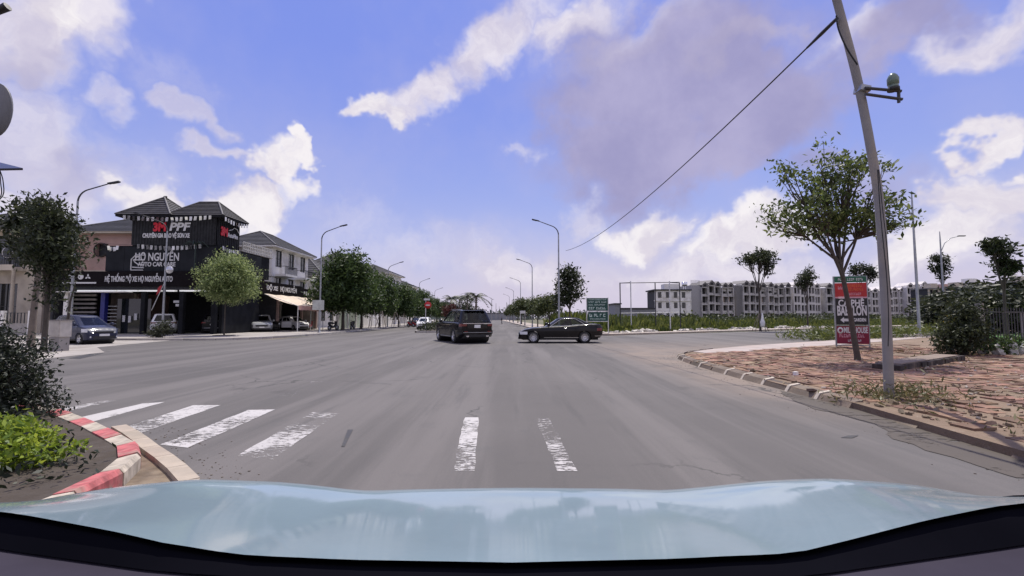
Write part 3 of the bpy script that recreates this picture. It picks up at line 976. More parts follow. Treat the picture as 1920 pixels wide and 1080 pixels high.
for i, (px, y) in enumerate(((978, 100), (971, 120), (962, 145), (956, 175))):
    plant('street_tree', rb, ('nearest', 'second', 'third', 'farthest')[i] + ' of the four small far bushy trees on the right pavement', 'tree', ((px - 960) / FPX * y, y, .12), i * 1.9, 'far bushy trees on the right pavement', 1.2)

# --- lone trees in the field
def tuft_tree(seed, lobes, th, n, lm=leaf_dk, per=26, sp=.5, leaf=.34):
    return tree_meshes('t', seed, lobes, th, .11, n, per, sp, leaf, lm, bark_dk, 6, 1.0, shell=.5, twig_r=.02)


f1 = tuft_tree(71, [(0, 0, 8.0, 2.1, 1.5, .75), (.6, 0, 8.5, 1.0, 1.0, .6), (-1.3, 0, 7.7, .8, .8, .5), (1.2, 0, 6.9, .8, .8, .7)], 4.2, 74)
plant('field_tree', f1, 'flat-topped thin tree with bare stems at the field edge, propped by stakes', 'tree', ((1424 - 960) / FPX * 50, 50, .0), 0)
f2 = tuft_tree(73, [(0, 0, 7.4, 1.6, 1.4, 1.2), (.5, 0, 8.4, .9, .9, .7), (-.6, 0, 6.3, .9, .9, .9)], 3.4, 60)
plant('field_tree', f2, 'small dark tree before the white and grey terraces, left of the cafe sign', 'tree', ((1513 - 960) / FPX * 68, 68, 0), 0)
f3 = tuft_tree(75, [(-.3, 0, 7.6, 1.5, 1.2, .8), (1.2, 0, 7.0, .7, .7, .9)], 4.6, 50)
plant('field_tree', f3, 'dark tufted tree showing between the cafe sign and the concrete pole', 'tree', ((1620 - 960) / FPX * 58, 58, 0), 0)
f4 = tuft_tree(77, [(0, 0, 7.2, .8, .8, 1.1), (.4, 0, 8.1, .6, .6, .5), (-.4, 0, 8.2, .5, .5, .5), (.2, 0, 6.0, .6, .6, .6)], 4.2, 40)
plant('field_tree', f4, 'narrow dark tree beside the lamp post whose arm sweeps right', 'tree', ((1768 - 960) / FPX * 52, 52, 0), 0)
f5 = tuft_tree(79, [(-.4, 0, 6.6, .6, .6, .7), (.5, 0, 6.3, .6, .6, .6), (.1, 0, 5.3, .7, .7, .7), (.6, 0, 5.2, .5, .5, .4)], 3.4, 56, per=30, sp=.42)
plant('field_tree', f5, 'dark tree with knobbly pruned crown above the park fence', 'tree', ((1884 - 960) / FPX * 33, 33, 0), 0)

# --- palms far down the street
def palm_meshes(seed, h, n=13, L=2.4):
    r = random.Random(seed); t = MB(); cr = MB()
    t.tube([(0, 0, -.05), (.05, 0, h * .5), (.0, .0, h)], [.2, .15, .13], 8)
    for k in range(n):
        a = 2 * PI * k / n + r.uniform(-.2, .2); e = r.uniform(-.1, 1.1)
        d = Vector((math.cos(a), math.sin(a), 0)); s = Vector((-d.y, d.x, 0))
        prev = None
        for j in range(9):
            u = j / 8
            p = Vector((0, 0, h)) + d * L * u * math.cos(e * (1 - u)) + Vector((0, 0, L * (math.sin(e) * u - .75 * u * u)))
            w = .5 * math.sin(PI * min(1, .15 + u * .85)) + .03
            if prev is not None:
                for sg in (-1, 1):
                    q = p + s * sg * w - Vector((0, 0, w * .5)); m0 = prev.lerp(p, .55)
                    cr.add([prev, m0, q + d * .2], [(0, 1, 2)]); cr.add([m0, p, q + d * .38 + s * sg * .04], [(0, 1, 2)])
            prev = p
    return t.mesh('trunk', bark), cr.mesh('crown', leaf_pl)


pm = [palm_meshes(5 + i, 4.4 + i * .5) for i in range(3)]
for i, (px, y, s, lab) in enumerate(((846, 88, .95, 'palm with reddish skirt behind the no-entry sign'), (862, 98, .92, 'palm between the no-entry sign and the black off-roader roof'),
                                     (876, 92, .88, 'small palm just above the black off-roader'), (893, 84, 1.0, 'largest palm, above the right end of the black off-roader'))):
    plant('palm_tree', pm[i % 3], lab, 'palm', ((px - 960) / FPX * y, y, .1), i, 'palms beyond the junction', s * 1.2)
rr = tree_meshes('rr', 91, [(0, 0, 2.6, 1.4, 1.2, 1.1)], 1.2, .07, 50, 26, .5, .3, leaf_red, bark_dk, 4, .4)
plant('shrub', rr, 'reddish bush among the palms behind the no-entry sign', 'bush', ((843 - 960) / FPX * 80, 80, .1))
bk = tree_meshes('bk', 93, [(0, 0, 3.0, 3.4, 1.6, 1.7), (2.2, 0, 2.6, 2.2, 1.5, 1.3), (-2.4, 0, 3.2, 2.0, 1.5, 1.7)], 1.2, .12, 190, 24, .8, .5, leaf_dk, bark_dk, 5, .3)
plant('street_tree', bk, 'broad dark thicket under the palms behind the black off-roader', 'thicket', ((868 - 960) / FPX * 100, 100, .0))

# --- shrubs
def shrub(name, seed, lobes, n, per, sp, leaf, lm, label, loc, cat='shrub', stems=7, twigs=1.0):
    r = random.Random(seed)
    pts = crown_points(lobes, n, seed, .4)
    t = thing(name, label, cat, loc)
    put('foliage', leaves_mesh('foliage', pts, per, sp, leaf, lm, seed + 3, up=.3), t)
    m = MB()
    for p in pts:
        if r.random() > twigs: continue
        m.tube([(r.uniform(-.12, .12), r.uniform(-.12, .12), -.03), (p[0] * .5, p[1] * .5, p[2] * .55), p], [.012, .009, .004], 4, caps=False)
    m.build('stems', bark_dk, t)
    return t


s0 = G(-75, 790, .14)
shrub('shrub', 101, [(0, 0, .62, .75, .5, .6), (-.7, .1, .75, .8, .5, .7), (.35, -.1, .40, .6, .45, .4), (-.2, 0, 1.0, .5, .4, .25), (.62, 0, .15, .6, .4, .16)], 520, 44, .16, .055, leaf_shr,
      'tall dark small-leaved shrub on the kerbed planting bed', (s0.x - .1, s0.y + .35, .14), twigs=.5)
s1 = G(60, 870, .14)
shrub('ground_plant', 103, [(-.25, 0, .12, .42, .34, .2), (-.6, .1, .2, .5, .35, .22), (.12, -.02, .08, .32, .22, .12), (-.3, -.3, .1, .4, .2, .14)], 260, 30, .075, .06, leaf_br,
      'bright yellow-green leafy ground plant beside the red and white kerb', (s1.x, s1.y, .14), 'plant', twigs=.3)
s2 = G(300, 636)
shrub('shrub', 105, [(0, 0, .4, .8, .55, .42), (.3, 0, .8, .4, .35, .4), (-.35, 0, .3, .6, .4, .3)], 70, 26, .22, .14, leaf_mat('grey-green leaves', (.03, .036, .022), (.09, .10, .055), .25),
      'grey-green bush round the foot of the white lamp post at the workshop', (s2.x, s2.y, .12), twigs=.5)
# low cover on the planting bed: nobody could count it
pts = []
for _ in range(700):
    x, y = random.uniform(-12, -3.6), random.uniform(.5, 6.8)
    kx = np.interp(y, [2.6, 3.7, 4.25, 4.75, 5.25, 5.95, 6.75], [-3.5, -3.6, -3.75, -4.2, -4.9, -5.9, -7.2])
    if x < kx - .12: pts.append((x, y, .15 + random.uniform(0, .1)))
stuff(put('ground_cover', leaves_mesh('ground_cover', pts, 26, .2, .06, leaf_mat('dark ground cover', (.010, .016, .010), (.03, .042, .022), .2), 107, up=.6)))
# median island plants
mp = [(random.uniform(-.9, .9), t_) for t_ in np.linspace(0, 26, 90)]
pts = [(street(-8.2, 46.2 + t_)[0] + o_, 46.2 + t_, .35 + random.uniform(0, .5)) for o_, t_ in mp]
stuff(put('island_plants', leaves_mesh('island_plants', pts, 40, .5, .22, leaf_dk, 109, up=.4)))

# --- the wild field: tall grass and scrub
gv = []
r = np.random.default_rng(5)
def field_edge(x): return np.interp(x, [3, 9.5, 30, 62, 90, 140], [46, 42.5, 57.5, 79.5, 98, 130])
N = 26000
gx = r.uniform(5.5, 120, N); gy = field_edge(gx) + .4 + r.random(N) ** 1.5 * 34
hh = (.55 + 1.0 * (np.array([mnoise.noise(Vector((x * .12, y * .12, 0))) for x, y in zip(gx, gy)]) + .45)).clip(.3, 2.2) * r.uniform(.7, 1.2, N)
hh *= np.clip((gy - field_edge(gx)) / 5.0, .35, 1.15)
hh *= np.clip(1.25 - .02 * (gx - 10), .75, 1.2)
an = r.uniform(0, 2 * PI, N); wd = r.uniform(.12, .3, N)
v = np.empty((N, 4, 3)); ca, sa = np.cos(an) * wd, np.sin(an) * wd
bx, by = r.normal(0, .28, N) * hh, r.normal(0, .28, N) * hh
v[:, 0] = np.stack([gx - ca, gy - sa, np.full(N, -.05)], 1); v[:, 1] = np.stack([gx + ca, gy + sa, np.full(N, -.05)], 1)
v[:, 2] = np.stack([gx + bx + ca * .35, gy + by + sa * .35, hh], 1); v[:, 3] = np.stack([gx + bx - ca * .35, gy + by - sa * .35, hh * .96], 1)
me = bpy.data.meshes.new('field_grass')
me.vertices.add(N * 4); me.vertices.foreach_set('co', v.reshape(-1))
me.loops.add(N * 4); me.loops.foreach_set('vertex_index', np.arange(N * 4, dtype=np.int32))
me.polygons.add(N); me.polygons.foreach_set('loop_start', np.arange(0, N * 4, 4, dtype=np.int32)); me.polygons.foreach_set('loop_total', np.full(N, 4, dtype=np.int32))
me.update(calc_edges=True); me.materials.append(grass_m)
stuff(put('field_grass', me))
# dark scrub at the back of the field and beyond
pts = []; spr = []
for _ in range(900):
    x = random.uniform(8, 200); y = field_edge(x) + random.uniform(24, 60) if x < 140 else random.uniform(140, 190)
    h = max(0, mnoise.noise(Vector((x * .06, y * .06, 4))) + .25) * 2.2
    if x > 60: h += 1.2
    pts.append((x, y, h * random.random() + .2)); spr.append(1.2)
stuff(put('scrub', leaves_mesh('scrub', pts, 26, spr, .75, leaf_mat('scrub leaves', (.022, .034, .012), (.07, .085, .03), .25), 111, up=.5)))
# the far-off trees that close the view everywhere
pts = []; spr = []
for _ in range(1500):
    x = random.uniform(-420, 520); y = 330 + abs(x) * .1 + random.uniform(-20, 40)
    pts.append((x, y, random.random() * (4.5 + 3 * mnoise.noise(Vector((x * .02, 0, 7)))))); spr.append(4)
stuff(put('treeline', leaves_mesh('treeline', pts, 12, spr, 2.6, leaf_mat('far leaves', (.06, .075, .07), (.11, .13, .11), .2), 113, up=.4)))

# ------------------------------------------------------------------ the black car workshop
clad = M('black cladding', (.016, .017, .020), .7, var=.25, scale=.8, spec=.08)
clad_b = M('black panel', (.020, .022, .026), .65, var=.2, scale=.7, spec=.1)
rib_m = M('charcoal corrugated steel', (.034, .035, .038), .7, .0, var=.2, spec=.1)
fascia = M('black fascia', (.010, .008, .009), .7, spec=.08)
tile_dk = M('dark roof tile', (.032, .03, .032), .6, var=.35, scale=1.5, spec=.4)
cap_m = M('ridge cap', (.13, .125, .125), .6)
white_let = M('white lettering', (.62, .62, .62), .5, var=.03)
red_let = M('red lettering', (.62, .012, .03), .5, var=.05)
led = M('white strip light', (.85, .85, .85), .4, emit=.55, var=.02)
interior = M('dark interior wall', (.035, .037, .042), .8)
floor_m = M('workshop floor', (.16, .16, .155), .6)
blue_p = M('blue painted steel', (.012, .016, .16), .4)
SX, SY = -24.3, 37.7
shop = thing('car_workshop', 'black three-level car workshop with white and red signs and a dark tiled hip roof', 'building', (SX, SY, .12))
# ground floor
MB().box(-13.5, 0, .5, 9.5, -.1, .03).build('floor', floor_m, shop)
w = MB(); w.box(-13.6, -13.4, 0, 9.6, 0, 3.9); w.box(-13.4, 0, 9.4, 9.6, 0, 3.9); 
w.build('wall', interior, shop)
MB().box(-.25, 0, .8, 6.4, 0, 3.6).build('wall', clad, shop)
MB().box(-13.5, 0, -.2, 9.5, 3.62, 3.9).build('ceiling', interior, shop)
for x, m_ in ((-9.35, blue_p), (-6.05, clad), (-2.9, clad), (-.25, clad), (-12.4, white_p)):
    MB().box(x - .17, x + .17, 0, .34, 0, 3.62).build('column', m_, shop)
MB().box(-9.15, -6.3, 1.2, 1.26, 0, 2.95).build('glass_wall', glass_dk, shop)
for k in range(9): MB().box(-13.3, -11.2, 1.4, 1.55, .3 + k * .36, .46 + k * .36).build('shelf', conc, shop)
for k in range(7): MB().box(-10.9, -9.6, 1.7, 1.8, .5 + k * .3, .56 + k * .3).build('shelf', metal_grey, shop)
for x0, x1 in ((-11.5, -8.3), (-8.1, -6.5), (-6.3, -4.6), (-4.1, -3.4), (-3.0, -1.8), (-1.5, -.4)):
    MB().box(x0, x1, -.12, .2, 3.50, 3.615).build('strip_light', led, shop)
MB().box(-12.9, -7.0, -.8, .1, 3.40, 3.47).build('canopy_slab', white_p, shop)
# clutter inside: wheels on racks, tool cabinets, posters
for k, (x, z) in enumerate(((-8.6, 1.0), (-8.1, .95), (-7.6, 1.15), (-7.0, .85))):
    MB().box(x, x + .22, 1.1, 1.16, z, z + .55).build('poster', white_let, shop)
text('TIỀN\n MẶT', .32, white_let, shop, (-3.9, .9, 2.75), (PI / 2, 0, 0), 'lettering', .01, .01) if False else None
for x, z in ((-4.2, 2.6), (-4.0, 2.3)): MB().box(x, x + .5, .9, .94, z, z + .2).build('notice', white_let, shop)
# fascia band with the long sign
f = MB(); f.box(-13.9, .35, -.45, .3, 3.9, 5.12); f.box(-.3, .35, .3, 6.5, 3.9, 5.12)
f.build('fascia', fascia, shop)
text('HỆ THỐNG ĐỘ XE HỌ NGUYỄN AUTO', .62, white_let, shop, (-6.1, -.47, 4.47), (PI / 2, 0, 0), bold=.012, fitw=5.5)
MB().box(-12.3, -9.55, -.48, -.455, 4.12, 4.24).build('sign_strip', white_let, shop)
# three car emblems as plain badges
e1 = MB(); e1.add([(-12.1, -.47, 4.62), (-11.75, -.47, 4.55), (-11.35, -.47, 4.55), (-11.35, -.47, 4.78), (-11.75, -.47, 4.85)], [(0, 1, 2, 3, 4)]); e1.build('emblem', white_let, shop)
MB().lathe([(.0, -.48), (.2, -.48), (.23, -.47), (.23, -.45)], 18, 'Y', (-10.85, 0, 4.68)).build('emblem', white_let, shop)
e3 = MB()
for a in (90, 210, 330):
    c, s_ = math.cos(R(a)), math.sin(R(a))
    e3.add([(-10.25, -.47, 4.66), (-10.25 + .13 * c - .08 * s_, -.47, 4.66 + .13 * s_ + .08 * c), (-10.25 + .26 * c, -.47, 4.66 + .26 * s_), (-10.25 + .13 * c + .08 * s_, -.47, 4.66 + .13 * s_ - .08 * c)], [(0, 1, 2, 3)])
e3.build('emblem', white_let, shop)
# first storey: big sign box
w = MB(); w.box(-9.15, -.02, .05, 8.0, 5.1, 7.3); w.build('wall', clad, shop)
for i in range(6):
    x0 = -9.2 + i * 1.52
    MB().box(x0 + .01, x0 + 1.51, -.12, .045, 5.17, 7.18).build('panel', clad_b, shop)
for i in range(5):
    MB().box(-.015, .11, .1 + i * 1.25, 1.33 + i * 1.25, 5.17, 7.18).build('panel', clad_b, shop)
text('HỌ NGUYỄN', .92, white_let, shop, (-4.95, -.14, 6.32), (PI / 2, 0, 0), bold=.012, fitw=3.6)
text('AUTO CAR CARE', .5, white_let, shop, (-4.95, -.14, 5.72), (PI / 2, 0, 0), bold=.008, fitw=3.1)
lg = MB()   # line emblem: a car front inside an open square
for pts in (((-7.05, 5.25), (-7.05, 6.15), (-6.7, 6.5), (-6.0, 6.5)), ((-6.9, 6.1), (-6.2, 6.1), (-5.95, 6.1)), ((-6.8, 5.95), (-6.45, 5.7), (-6.0, 5.7)), ((-6.95, 5.5), (-6.4, 5.45), (-6.0, 5.45)), ((-7.05, 5.25), (-6.05, 5.25)), ((-6.85, 6.0), (-6.55, 6.42))):
    lg.tube([(p[0], -.15, p[1]) for p in pts], .045, 6)
lg.build('emblem', white_let, shop)
# top storey: corrugated container
cw = MB()
def corrug(mb, x0, x1, y, z0, z1, pitch=.24, dpt=.05):
    n = int((x1 - x0) / pitch); vs = []; fs = []
    for i in range(n):
        a = x0 + (x1 - x0) * i / n; p = (x1 - x0) / n
        for fx, fy in ((0, 0), (.35, 0), (.5, dpt), (.85, dpt)): vs += [(a + fx * p, y + fy, z0), (a + fx * p, y + fy, z1)]
    vs += [(x1, y, z0), (x1, y, z1)]
    for i in range(len(vs) // 2 - 1): fs.append((2 * i, 2 * i + 2, 2 * i + 3, 2 * i + 1))
    mb.add(vs, fs)
corrug(cw, -7.25, -.25, -.02, 7.35, 9.72)
cw.build('corrugated_front', rib_m, shop)
w = MB(); w.box(-7.25, -.25, .1, 3.2, 7.3, 9.75); w.build('wall', clad, shop)
cs = MB(); corrug(cs, 0, 3.1, 0, 7.35, 9.72)
cs.build('corrugated_side', rib_m, shop, (-.2, .05, 0), (0, 0, PI / 2))
text('3M', .95, red_let, shop, (-4.92, -.07, 8.82), (PI / 2, 0, 0), bold=.05, fitw=1.05)
text('PPF', .92, white_let, shop, (-3.3, -.07, 8.84), (PI / 2, 0, 0), bold=.03, fitw=1.75, shear=.15)
text('CHUYÊN GIA BẢO VỆ SƠN XE', .5, white_let, shop, (-4.35, -.07, 8.12), (PI / 2, 0, 0), bold=.02, fitw=3.9)
text('3M', .95, red_let, shop, (-.12, .85, 8.6), (PI / 2, 0, PI / 2), bold=.06, fitw=.9)
text('AutoFilm', .5, white_let, shop, (-.12, 2.05, 8.45), (PI / 2, 0, PI / 2), bold=.02, fitw=1.45)
cl_ = MB(); cl_.tube([(-.11, 1.45, 8.85), (-.11, 1.9, 9.0), (-.11, 2.2, 9.2), (-.11, 2.6, 9.15), (-.11, 2.8, 8.95), (-.11, 2.95, 8.88)], .035, 6); cl_.build('emblem', white_let, shop)
# rows of small white pennants along the eaves and parapets
pen = MB().add([(-.11, 0, 0), (.11, 0, 0), (.12, 0, -.33), (-.09, 0, -.36)], [(0, 1, 2, 3), (3, 2, 1, 0)]).mesh('pennant', M('white pennant cloth', (.72, .72, .72), .8))
def pennants(x0, x1, y, z, n, side=False):
    for i in range(n):
        t_ = (i + .5) / n; sag = -.18 * math.sin(PI * t_)
        if side: put('pennant', pen, shop, (y, x0 + (x1 - x0) * t_, z + sag), (random.uniform(-.1, .1), 0, PI / 2))
        else: put('pennant', pen, shop, (x0 + (x1 - x0) * t_, y, z + sag), (random.uniform(-.15, .15), random.uniform(-.1, .1), 0))
pennants(-7.6, -.2, -.66, 9.72, 19); pennants(-.2, 3.2, .5, 9.74, 9, True)
pennants(-9.0, -8.0, -.3, 7.32, 4); pennants(-6.6, -1.2, -.3, 7.40, 15); pennants(.2, 2.8, .16, 7.36, 9, True)
for (x0, x1, z) in ((-7.6, -.2, 9.74), (-9.1, -1.0, 7.42)):
    yy = -.65 if z > 9 else -.28
    MB().tube([(x0, yy, z), ((x0 + x1) / 2, yy, z - .19), (x1, yy, z)], .012, 5).build('pennant_line', black, shop)
# roofs
for args in ((-8.3, -3.75, -.55, 4.2, 9.82, 2.05, 'x', None), (-4.4, .45, -.35, 3.4, 9.80, 1.5, 'x', 1.6)):
    a_, b_, c_ = hip_roof(*args, courses=9)
    ro = a_.build('roof', tile_dk, shop); b_.build('ridge_cap', cap_m, ro); c_.build('soffit', clad, ro)
# terrace on the side with trellis railing
MB().box(-3.0, .1, 3.3, 8.4, 7.28, 7.34).build('terrace', conc, shop)
tr = MB()
for i in range(18): tr.box(.06, .12, 3.2 + i * .29, 3.27 + i * .29, 7.3, 8.2)
for z in (7.5, 7.82, 8.15): tr.box(.055, .125, 3.2, 8.3, z, z + .06)
tr.build('railing', M('weathered white railing', (.55, .54, .5), .7), shop)
# the palm-like artificial tree ornament in front of the corner
pf = MB()
for k in range(9):
    a = 2 * PI * k / 9
    pf.tube([(-1.5, -.6, 7.3), (-1.5 + .55 * math.cos(a), -.6 + .4 * math.sin(a), 7.55), (-1.5 + 1.05 * math.cos(a), -.6 + .6 * math.sin(a), 7.1)], [.05, .04, .02], 5)
pf.tube([(-1.5, -.6, 5.2), (-1.5, -.6, 7.3)], .06, 6)
pf.build('ornament', M('dark green paint', (.015, .03, .025), .6), shop)
# side wing along the street
w = MB(); w.box(-6.5, -.05, 9.7, 19.5, 0, .05); w.box(-6.6, -6.5, 9.7, 19.5, 0, 3.6); w.box(-6.6, -.3, 15.3, 15.45, 0, 3.6); w.box(-6.6, -.05, 19.4, 19.5, 0, 3.6)
w.box(-6.6, -.05, 6.6, 19.5, 3.6, 3.72)
w.build('wall', interior, shop)
sb = MB(); sb.box(.0, .16, 6.6, 15.0, 3.72, 4.92); sb.box(.0, .16, 15.01, 17.2, 3.62, 4.72); sb.build('signboard', fascia, shop)
text('HỌ NGUYỄN', .7, white_let, shop, (.165, 11.8, 4.3), (PI / 2, 0, PI / 2), bold=.02, fitw=3.6)
text('ĐỘ XE', .6, white_let, shop, (.165, 8.4, 4.3), (PI / 2, 0, PI / 2), bold=.02, fitw=2.2)
for k in range(3): MB().box(.165, .185, 15.4 + k * .5, 15.7 + k * .5, 3.95, 4.4).build('sign_mark', white_let, shop)
rs = MB()
for k in range(22): rs.box(-.12, -.05 + (k % 2) * .03, 15.5 + k * .175, 15.5 + (k + .96) * .175, .05, 3.55)
rs.build('roller_shutter', M('brown shutter', (.135, .105, .09), .6, piece=.1), shop)
for y in (9.9, 15.35, 19.3): MB().box(-.15, .12, y - .12, y + .12, 0, 3.6).build('post', M('pinkish post', (.50, .36, .32), .7), shop)
# awning over the wing
aw_m = M('cream awning cloth', (.62, .52, .42), .85, var=.08, scale=1.0, dirt=(.5, .42, .34)); val_m = M('pink striped valance', (.55, .33, .28), .85, var=.1)
awn = thing('awning', 'cream cloth awning with pinkish valance over the workshop side wing', 'awning', (SX, SY, .12))
for y0, y1, x1 in ((6.9, 12.9, 3.3), (13.0, 19.2, 1.9)):
    a_ = MB()
    a_.grid(lambda u, v: (.2 + u * x1, y0 + v * (y1 - y0), 3.68 - u * 1.15 - .16 * math.sin(u * PI) + .03 * math.sin(v * 14)), 6, 14)
    a_.build('canopy_sheet', aw_m, awn)
    v_ = MB(); v_.grid(lambda u, v: (.2 + x1 + .02, y0 + v * (y1 - y0), 2.52 - u * .42 + .03 * math.sin(v * 40) * u), 2, 40); v_.build('valance', val_m, awn)
    for y in (y0, y1):
        MB().tube([(.2, y, 3.66), (.2 + x1, y, 2.5)], .03, 6).build('rafter', metal_wh, awn)
        MB().tube([(.2 + x1, y, 2.5), (.2 + x1, y, 0)], .045, 6).build('post', metal_wh, awn)

# ------------------------------------------------------------------ houses on the left
pink = M('pink wall paint', (.50, .335, .29), .85, var=.08, scale=.6, dirt=(.36, .26, .23), dscale=.4)
cream = M('cream wall paint', (.52, .46, .37), .85, var=.1, scale=.6, dirt=(.33, .28, .22), dscale=.4)
slate = M('slate roof tile', (.04, .04, .046), .65, var=.25, scale=1.4, spec=.3)
frame_d = M('dark window frame', (.03, .028, .026), .5)
frame_w = M('white window frame', (.65, .64, .62), .5)


def round_hole(mb, c, rr, axis, n=20, depth=.18):
    mb.lathe([(rr, -depth), (rr * 1.14, -depth), (rr * 1.14, .0)], n, axis, c); return mb


# pink house: its local origin is the front left corner
ph = thing('pink_house', 'pink plastered house with round window and dark tiled hip roof left of the workshop', 'house', (-42.5, 43.2, .12))
wall_mb(7.3, 9.4, .3, [(3.05, 4.15, 7.15, 8.35), (1.0, 2.0, 3.6, 5.6), (4.6, 6.0, 3.6, 5.6)]).build('wall', pink, ph)
wall_mb(7.0, 9.4, .3, [(1.2, 2.6, 6.0, 8.3)]).build('wall', pink, ph, (7.3, .3, 0), (0, 0, PI / 2))
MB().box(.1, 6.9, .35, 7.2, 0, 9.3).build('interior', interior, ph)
round_hole(MB(), (3.6, 0, 7.75), .6, 'Y').build('window', frame_d, ph)
MB().box(-.05, 7.35, -.12, .0, 9.2, 9.42).build('cornice', pink, ph)
MB().box(4.4, 6.9, -.1, .0, .3, 5.4).build('shutter', M('pale brown shutter', (.30, .24, .22), .7, var=.2), ph)
for x in (.1, 4.15, 7.1): MB().box(x - .12, x + .12, -.16, 0, 0, 5.5).build('pilaster', cream, ph)
MB().box(-.2, 7.5, -.7, 0, 5.5, 5.75).build('balcony_slab', cream, ph)
for args in ((-.7, 8.1, -.8, 7.9, 9.42, 2.1, 'x', None),):
    a_, b_, c_ = hip_roof(*args, courses=10); ro = a_.build('roof', slate, ph); b_.build('ridge_cap', cap_m, ro); c_.build('soffit', cream, ro)
window(ph, (1.5, .14, 3.6), 'x', 1.0, 2.0, frame_d, glass_bl, 2, 2)
wn = window(ph, (7.16, 2.2, 6.0), 'y', 1.4, 2.3, frame_d, glass_dk, 2, 2)
# cream house with balconies at the far left
ch = thing('cream_house', 'cream balcony house with dark roof at the far left behind the trees', 'house', (-53.6, 41.0, .12))
H_ = [(5.4, 6.3, 6.4, 8.4), (7.0, 9.6, 5.9, 8.6), (10.2, 11.0, 6.4, 8.4), (5.4, 6.4, 2.6, 4.6), (7.3, 9.3, .3, 4.4), (1, 3.4, 5.9, 8.4), (1, 3.4, 1, 4)]
wall_mb(11.6, 9.2, .3, H_).build('wall', cream, ch)
wall_mb(8, 9.2, .3, []).build('wall', cream, ch, (11.6, .3, 0), (0, 0, PI / 2))
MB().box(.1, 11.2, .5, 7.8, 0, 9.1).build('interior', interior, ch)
for h in H_:
    window(ch, ((h[0] + h[1]) / 2, .16, h[2]), 'x', h[1] - h[0], h[3] - h[2], frame_d, glass_dk, 2, 2)
bl = MB(); bl.box(6.6, 10.0, -1.1, 0, 5.5, 5.75); bl.box(6.7, 9.9, -1.05, -.95, 5.75, 6.0); bl.build('balcony_slab', cream, ch)
bs = MB()
for k in range(16): bs.tube([(6.75 + k * .21, -1.0, 6.0), (6.75 + k * .21, -1.0, 6.75)], .03, 5)
bs.box(6.6, 10.0, -1.08, -.92, 6.75, 6.83); bs.build('balustrade', metal_dk, ch)
for x in (6.7, 9.9): MB().lathe([(.17, 0), (.15, .2), (.13, 5.4), (.2, 5.5)], 10, 'Z', (x, -.95, 0)).build('column', cream, ch)
round_hole(MB(), (8.3, -.02, 7.2), .45, 'Y', depth=.1).build('ornament', frame_w, ch)
a_, b_, c_ = hip_roof(-.8, 12.4, -.9, 9, 9.2, 2.5, 'x', None, 11); ro = a_.build('roof', slate, ch); b_.build('ridge_cap', cap_m, ro); c_.build('soffit', cream, ro)
a_, b_, c_ = hip_roof(4.5, 7.2, -.7, 1.0, 9.9, .8, 'x', None, 5); ro = a_.build('roof', slate, ch); b_.build('ridge_cap', cap_m, ro)
# grey garden fence in front of these houses
gf = thing('garden_wall', 'grey garden wall with white posts before the cream balcony house', 'wall', (-56, 36.5, .12))
MB().box(0, 18, 0, .15, 0, .9).build('wall', conc, gf)
for k in range(9): MB().box(k * 2.2, k * 2.2 + .25, -.06, .2, 0, 1.9).build('post', white_p, gf)
rl = MB().box(-.03, .03, -.02, .02, 0, .85).mesh('bar', metal_dk)
for k in range(62): put('bar', rl, gf, (.4 + k * .28, .08, .9))
MB().box(0, 18, .05, .1, 1.7, 1.74).build('rail', metal_dk, gf)

# white villa behind the workshop
def villa(label, loc, parts_, W, D, Hh, fl=3.2, group=None, wallm=None, roofm=None, rise=2.2, full=True):
    wm = wallm or white_p
    v_ = thing('white_villa', label, 'house', loc, 0, group)
    holes = []; holes_f = []
    nf = int(Hh / fl)
    for k in range(nf):
        z = k * fl + .9
        for j in range(int(D // 3)):
            holes.append((j * 3 + .8, j * 3 + 2.2, z, z + 1.9))
    for k in range(nf):
        for j in range(int(W // 3.2)):
            holes_f.append((j * 3.2 + .8, j * 3.2 + 2.3, k * fl + .9, k * fl + 2.8))
    wall_mb(D, Hh, .3, holes).build('wall', wm, v_, (0, 0, 0), (0, 0, PI / 2))
    wall_mb(W, Hh, .3, holes_f).build('wall', wm, v_, (-W - .3, .0, 0))
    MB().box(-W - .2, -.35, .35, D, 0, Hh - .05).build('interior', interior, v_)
    for h in holes: window(v_, (-.16, (h[0] + h[1]) / 2, h[2]), 'y', h[1] - h[0], h[3] - h[2], frame_d, glass_bl, 2, 2)
    for h in holes_f: window(v_, (-W - .3 + (h[0] + h[1]) / 2, .16, h[2]), 'x', h[1] - h[0], h[3] - h[2], frame_d, glass_bl, 2, 2)
    for k in range(1, nf + 1):
        z = k * fl - .25
        MB().box(-W - .4, .13, -.13, D + .1, z, z + .22).build('string_course', wm, v_)
    a_, b_, c_ = hip_roof(-W - 1.0, .8, -.8, D + .8, Hh, rise, 'y' if D > W else 'x', None, 10)
    ro = a_.build('roof', roofm or slate, v_); b_.build('ridge_cap', cap_m, ro); c_.build('soffit', wm, ro)
    if full:
        for (y0, y1, z) in ((.6, 3.4, 2 * fl - .2), (D - 3.4, D - .4, 2 * fl - .2)):
            MB().box(.14, 1.3, y0, y1, z, z + .25).build('balcony_slab', wm, v_)
            ra = MB()
            n = 14
            for k in range(n + 1): ra.box(1.2, 1.24, y0 + (y1 - y0) * k / n - .015, y0 + (y1 - y0) * k / n + .015, z + .25, z + 1.1)
            ra.box(1.18, 1.26, y0, y1, z + 1.1, z + 1.16); ra.box(.14, 1.2, y0, y0 + .05, z + 1.1, z + 1.16); ra.box(.14, 1.2, y1 - .05, y1, z + 1.1, z + 1.16)
            ra.build('railing', metal_dk, v_)
    return v_


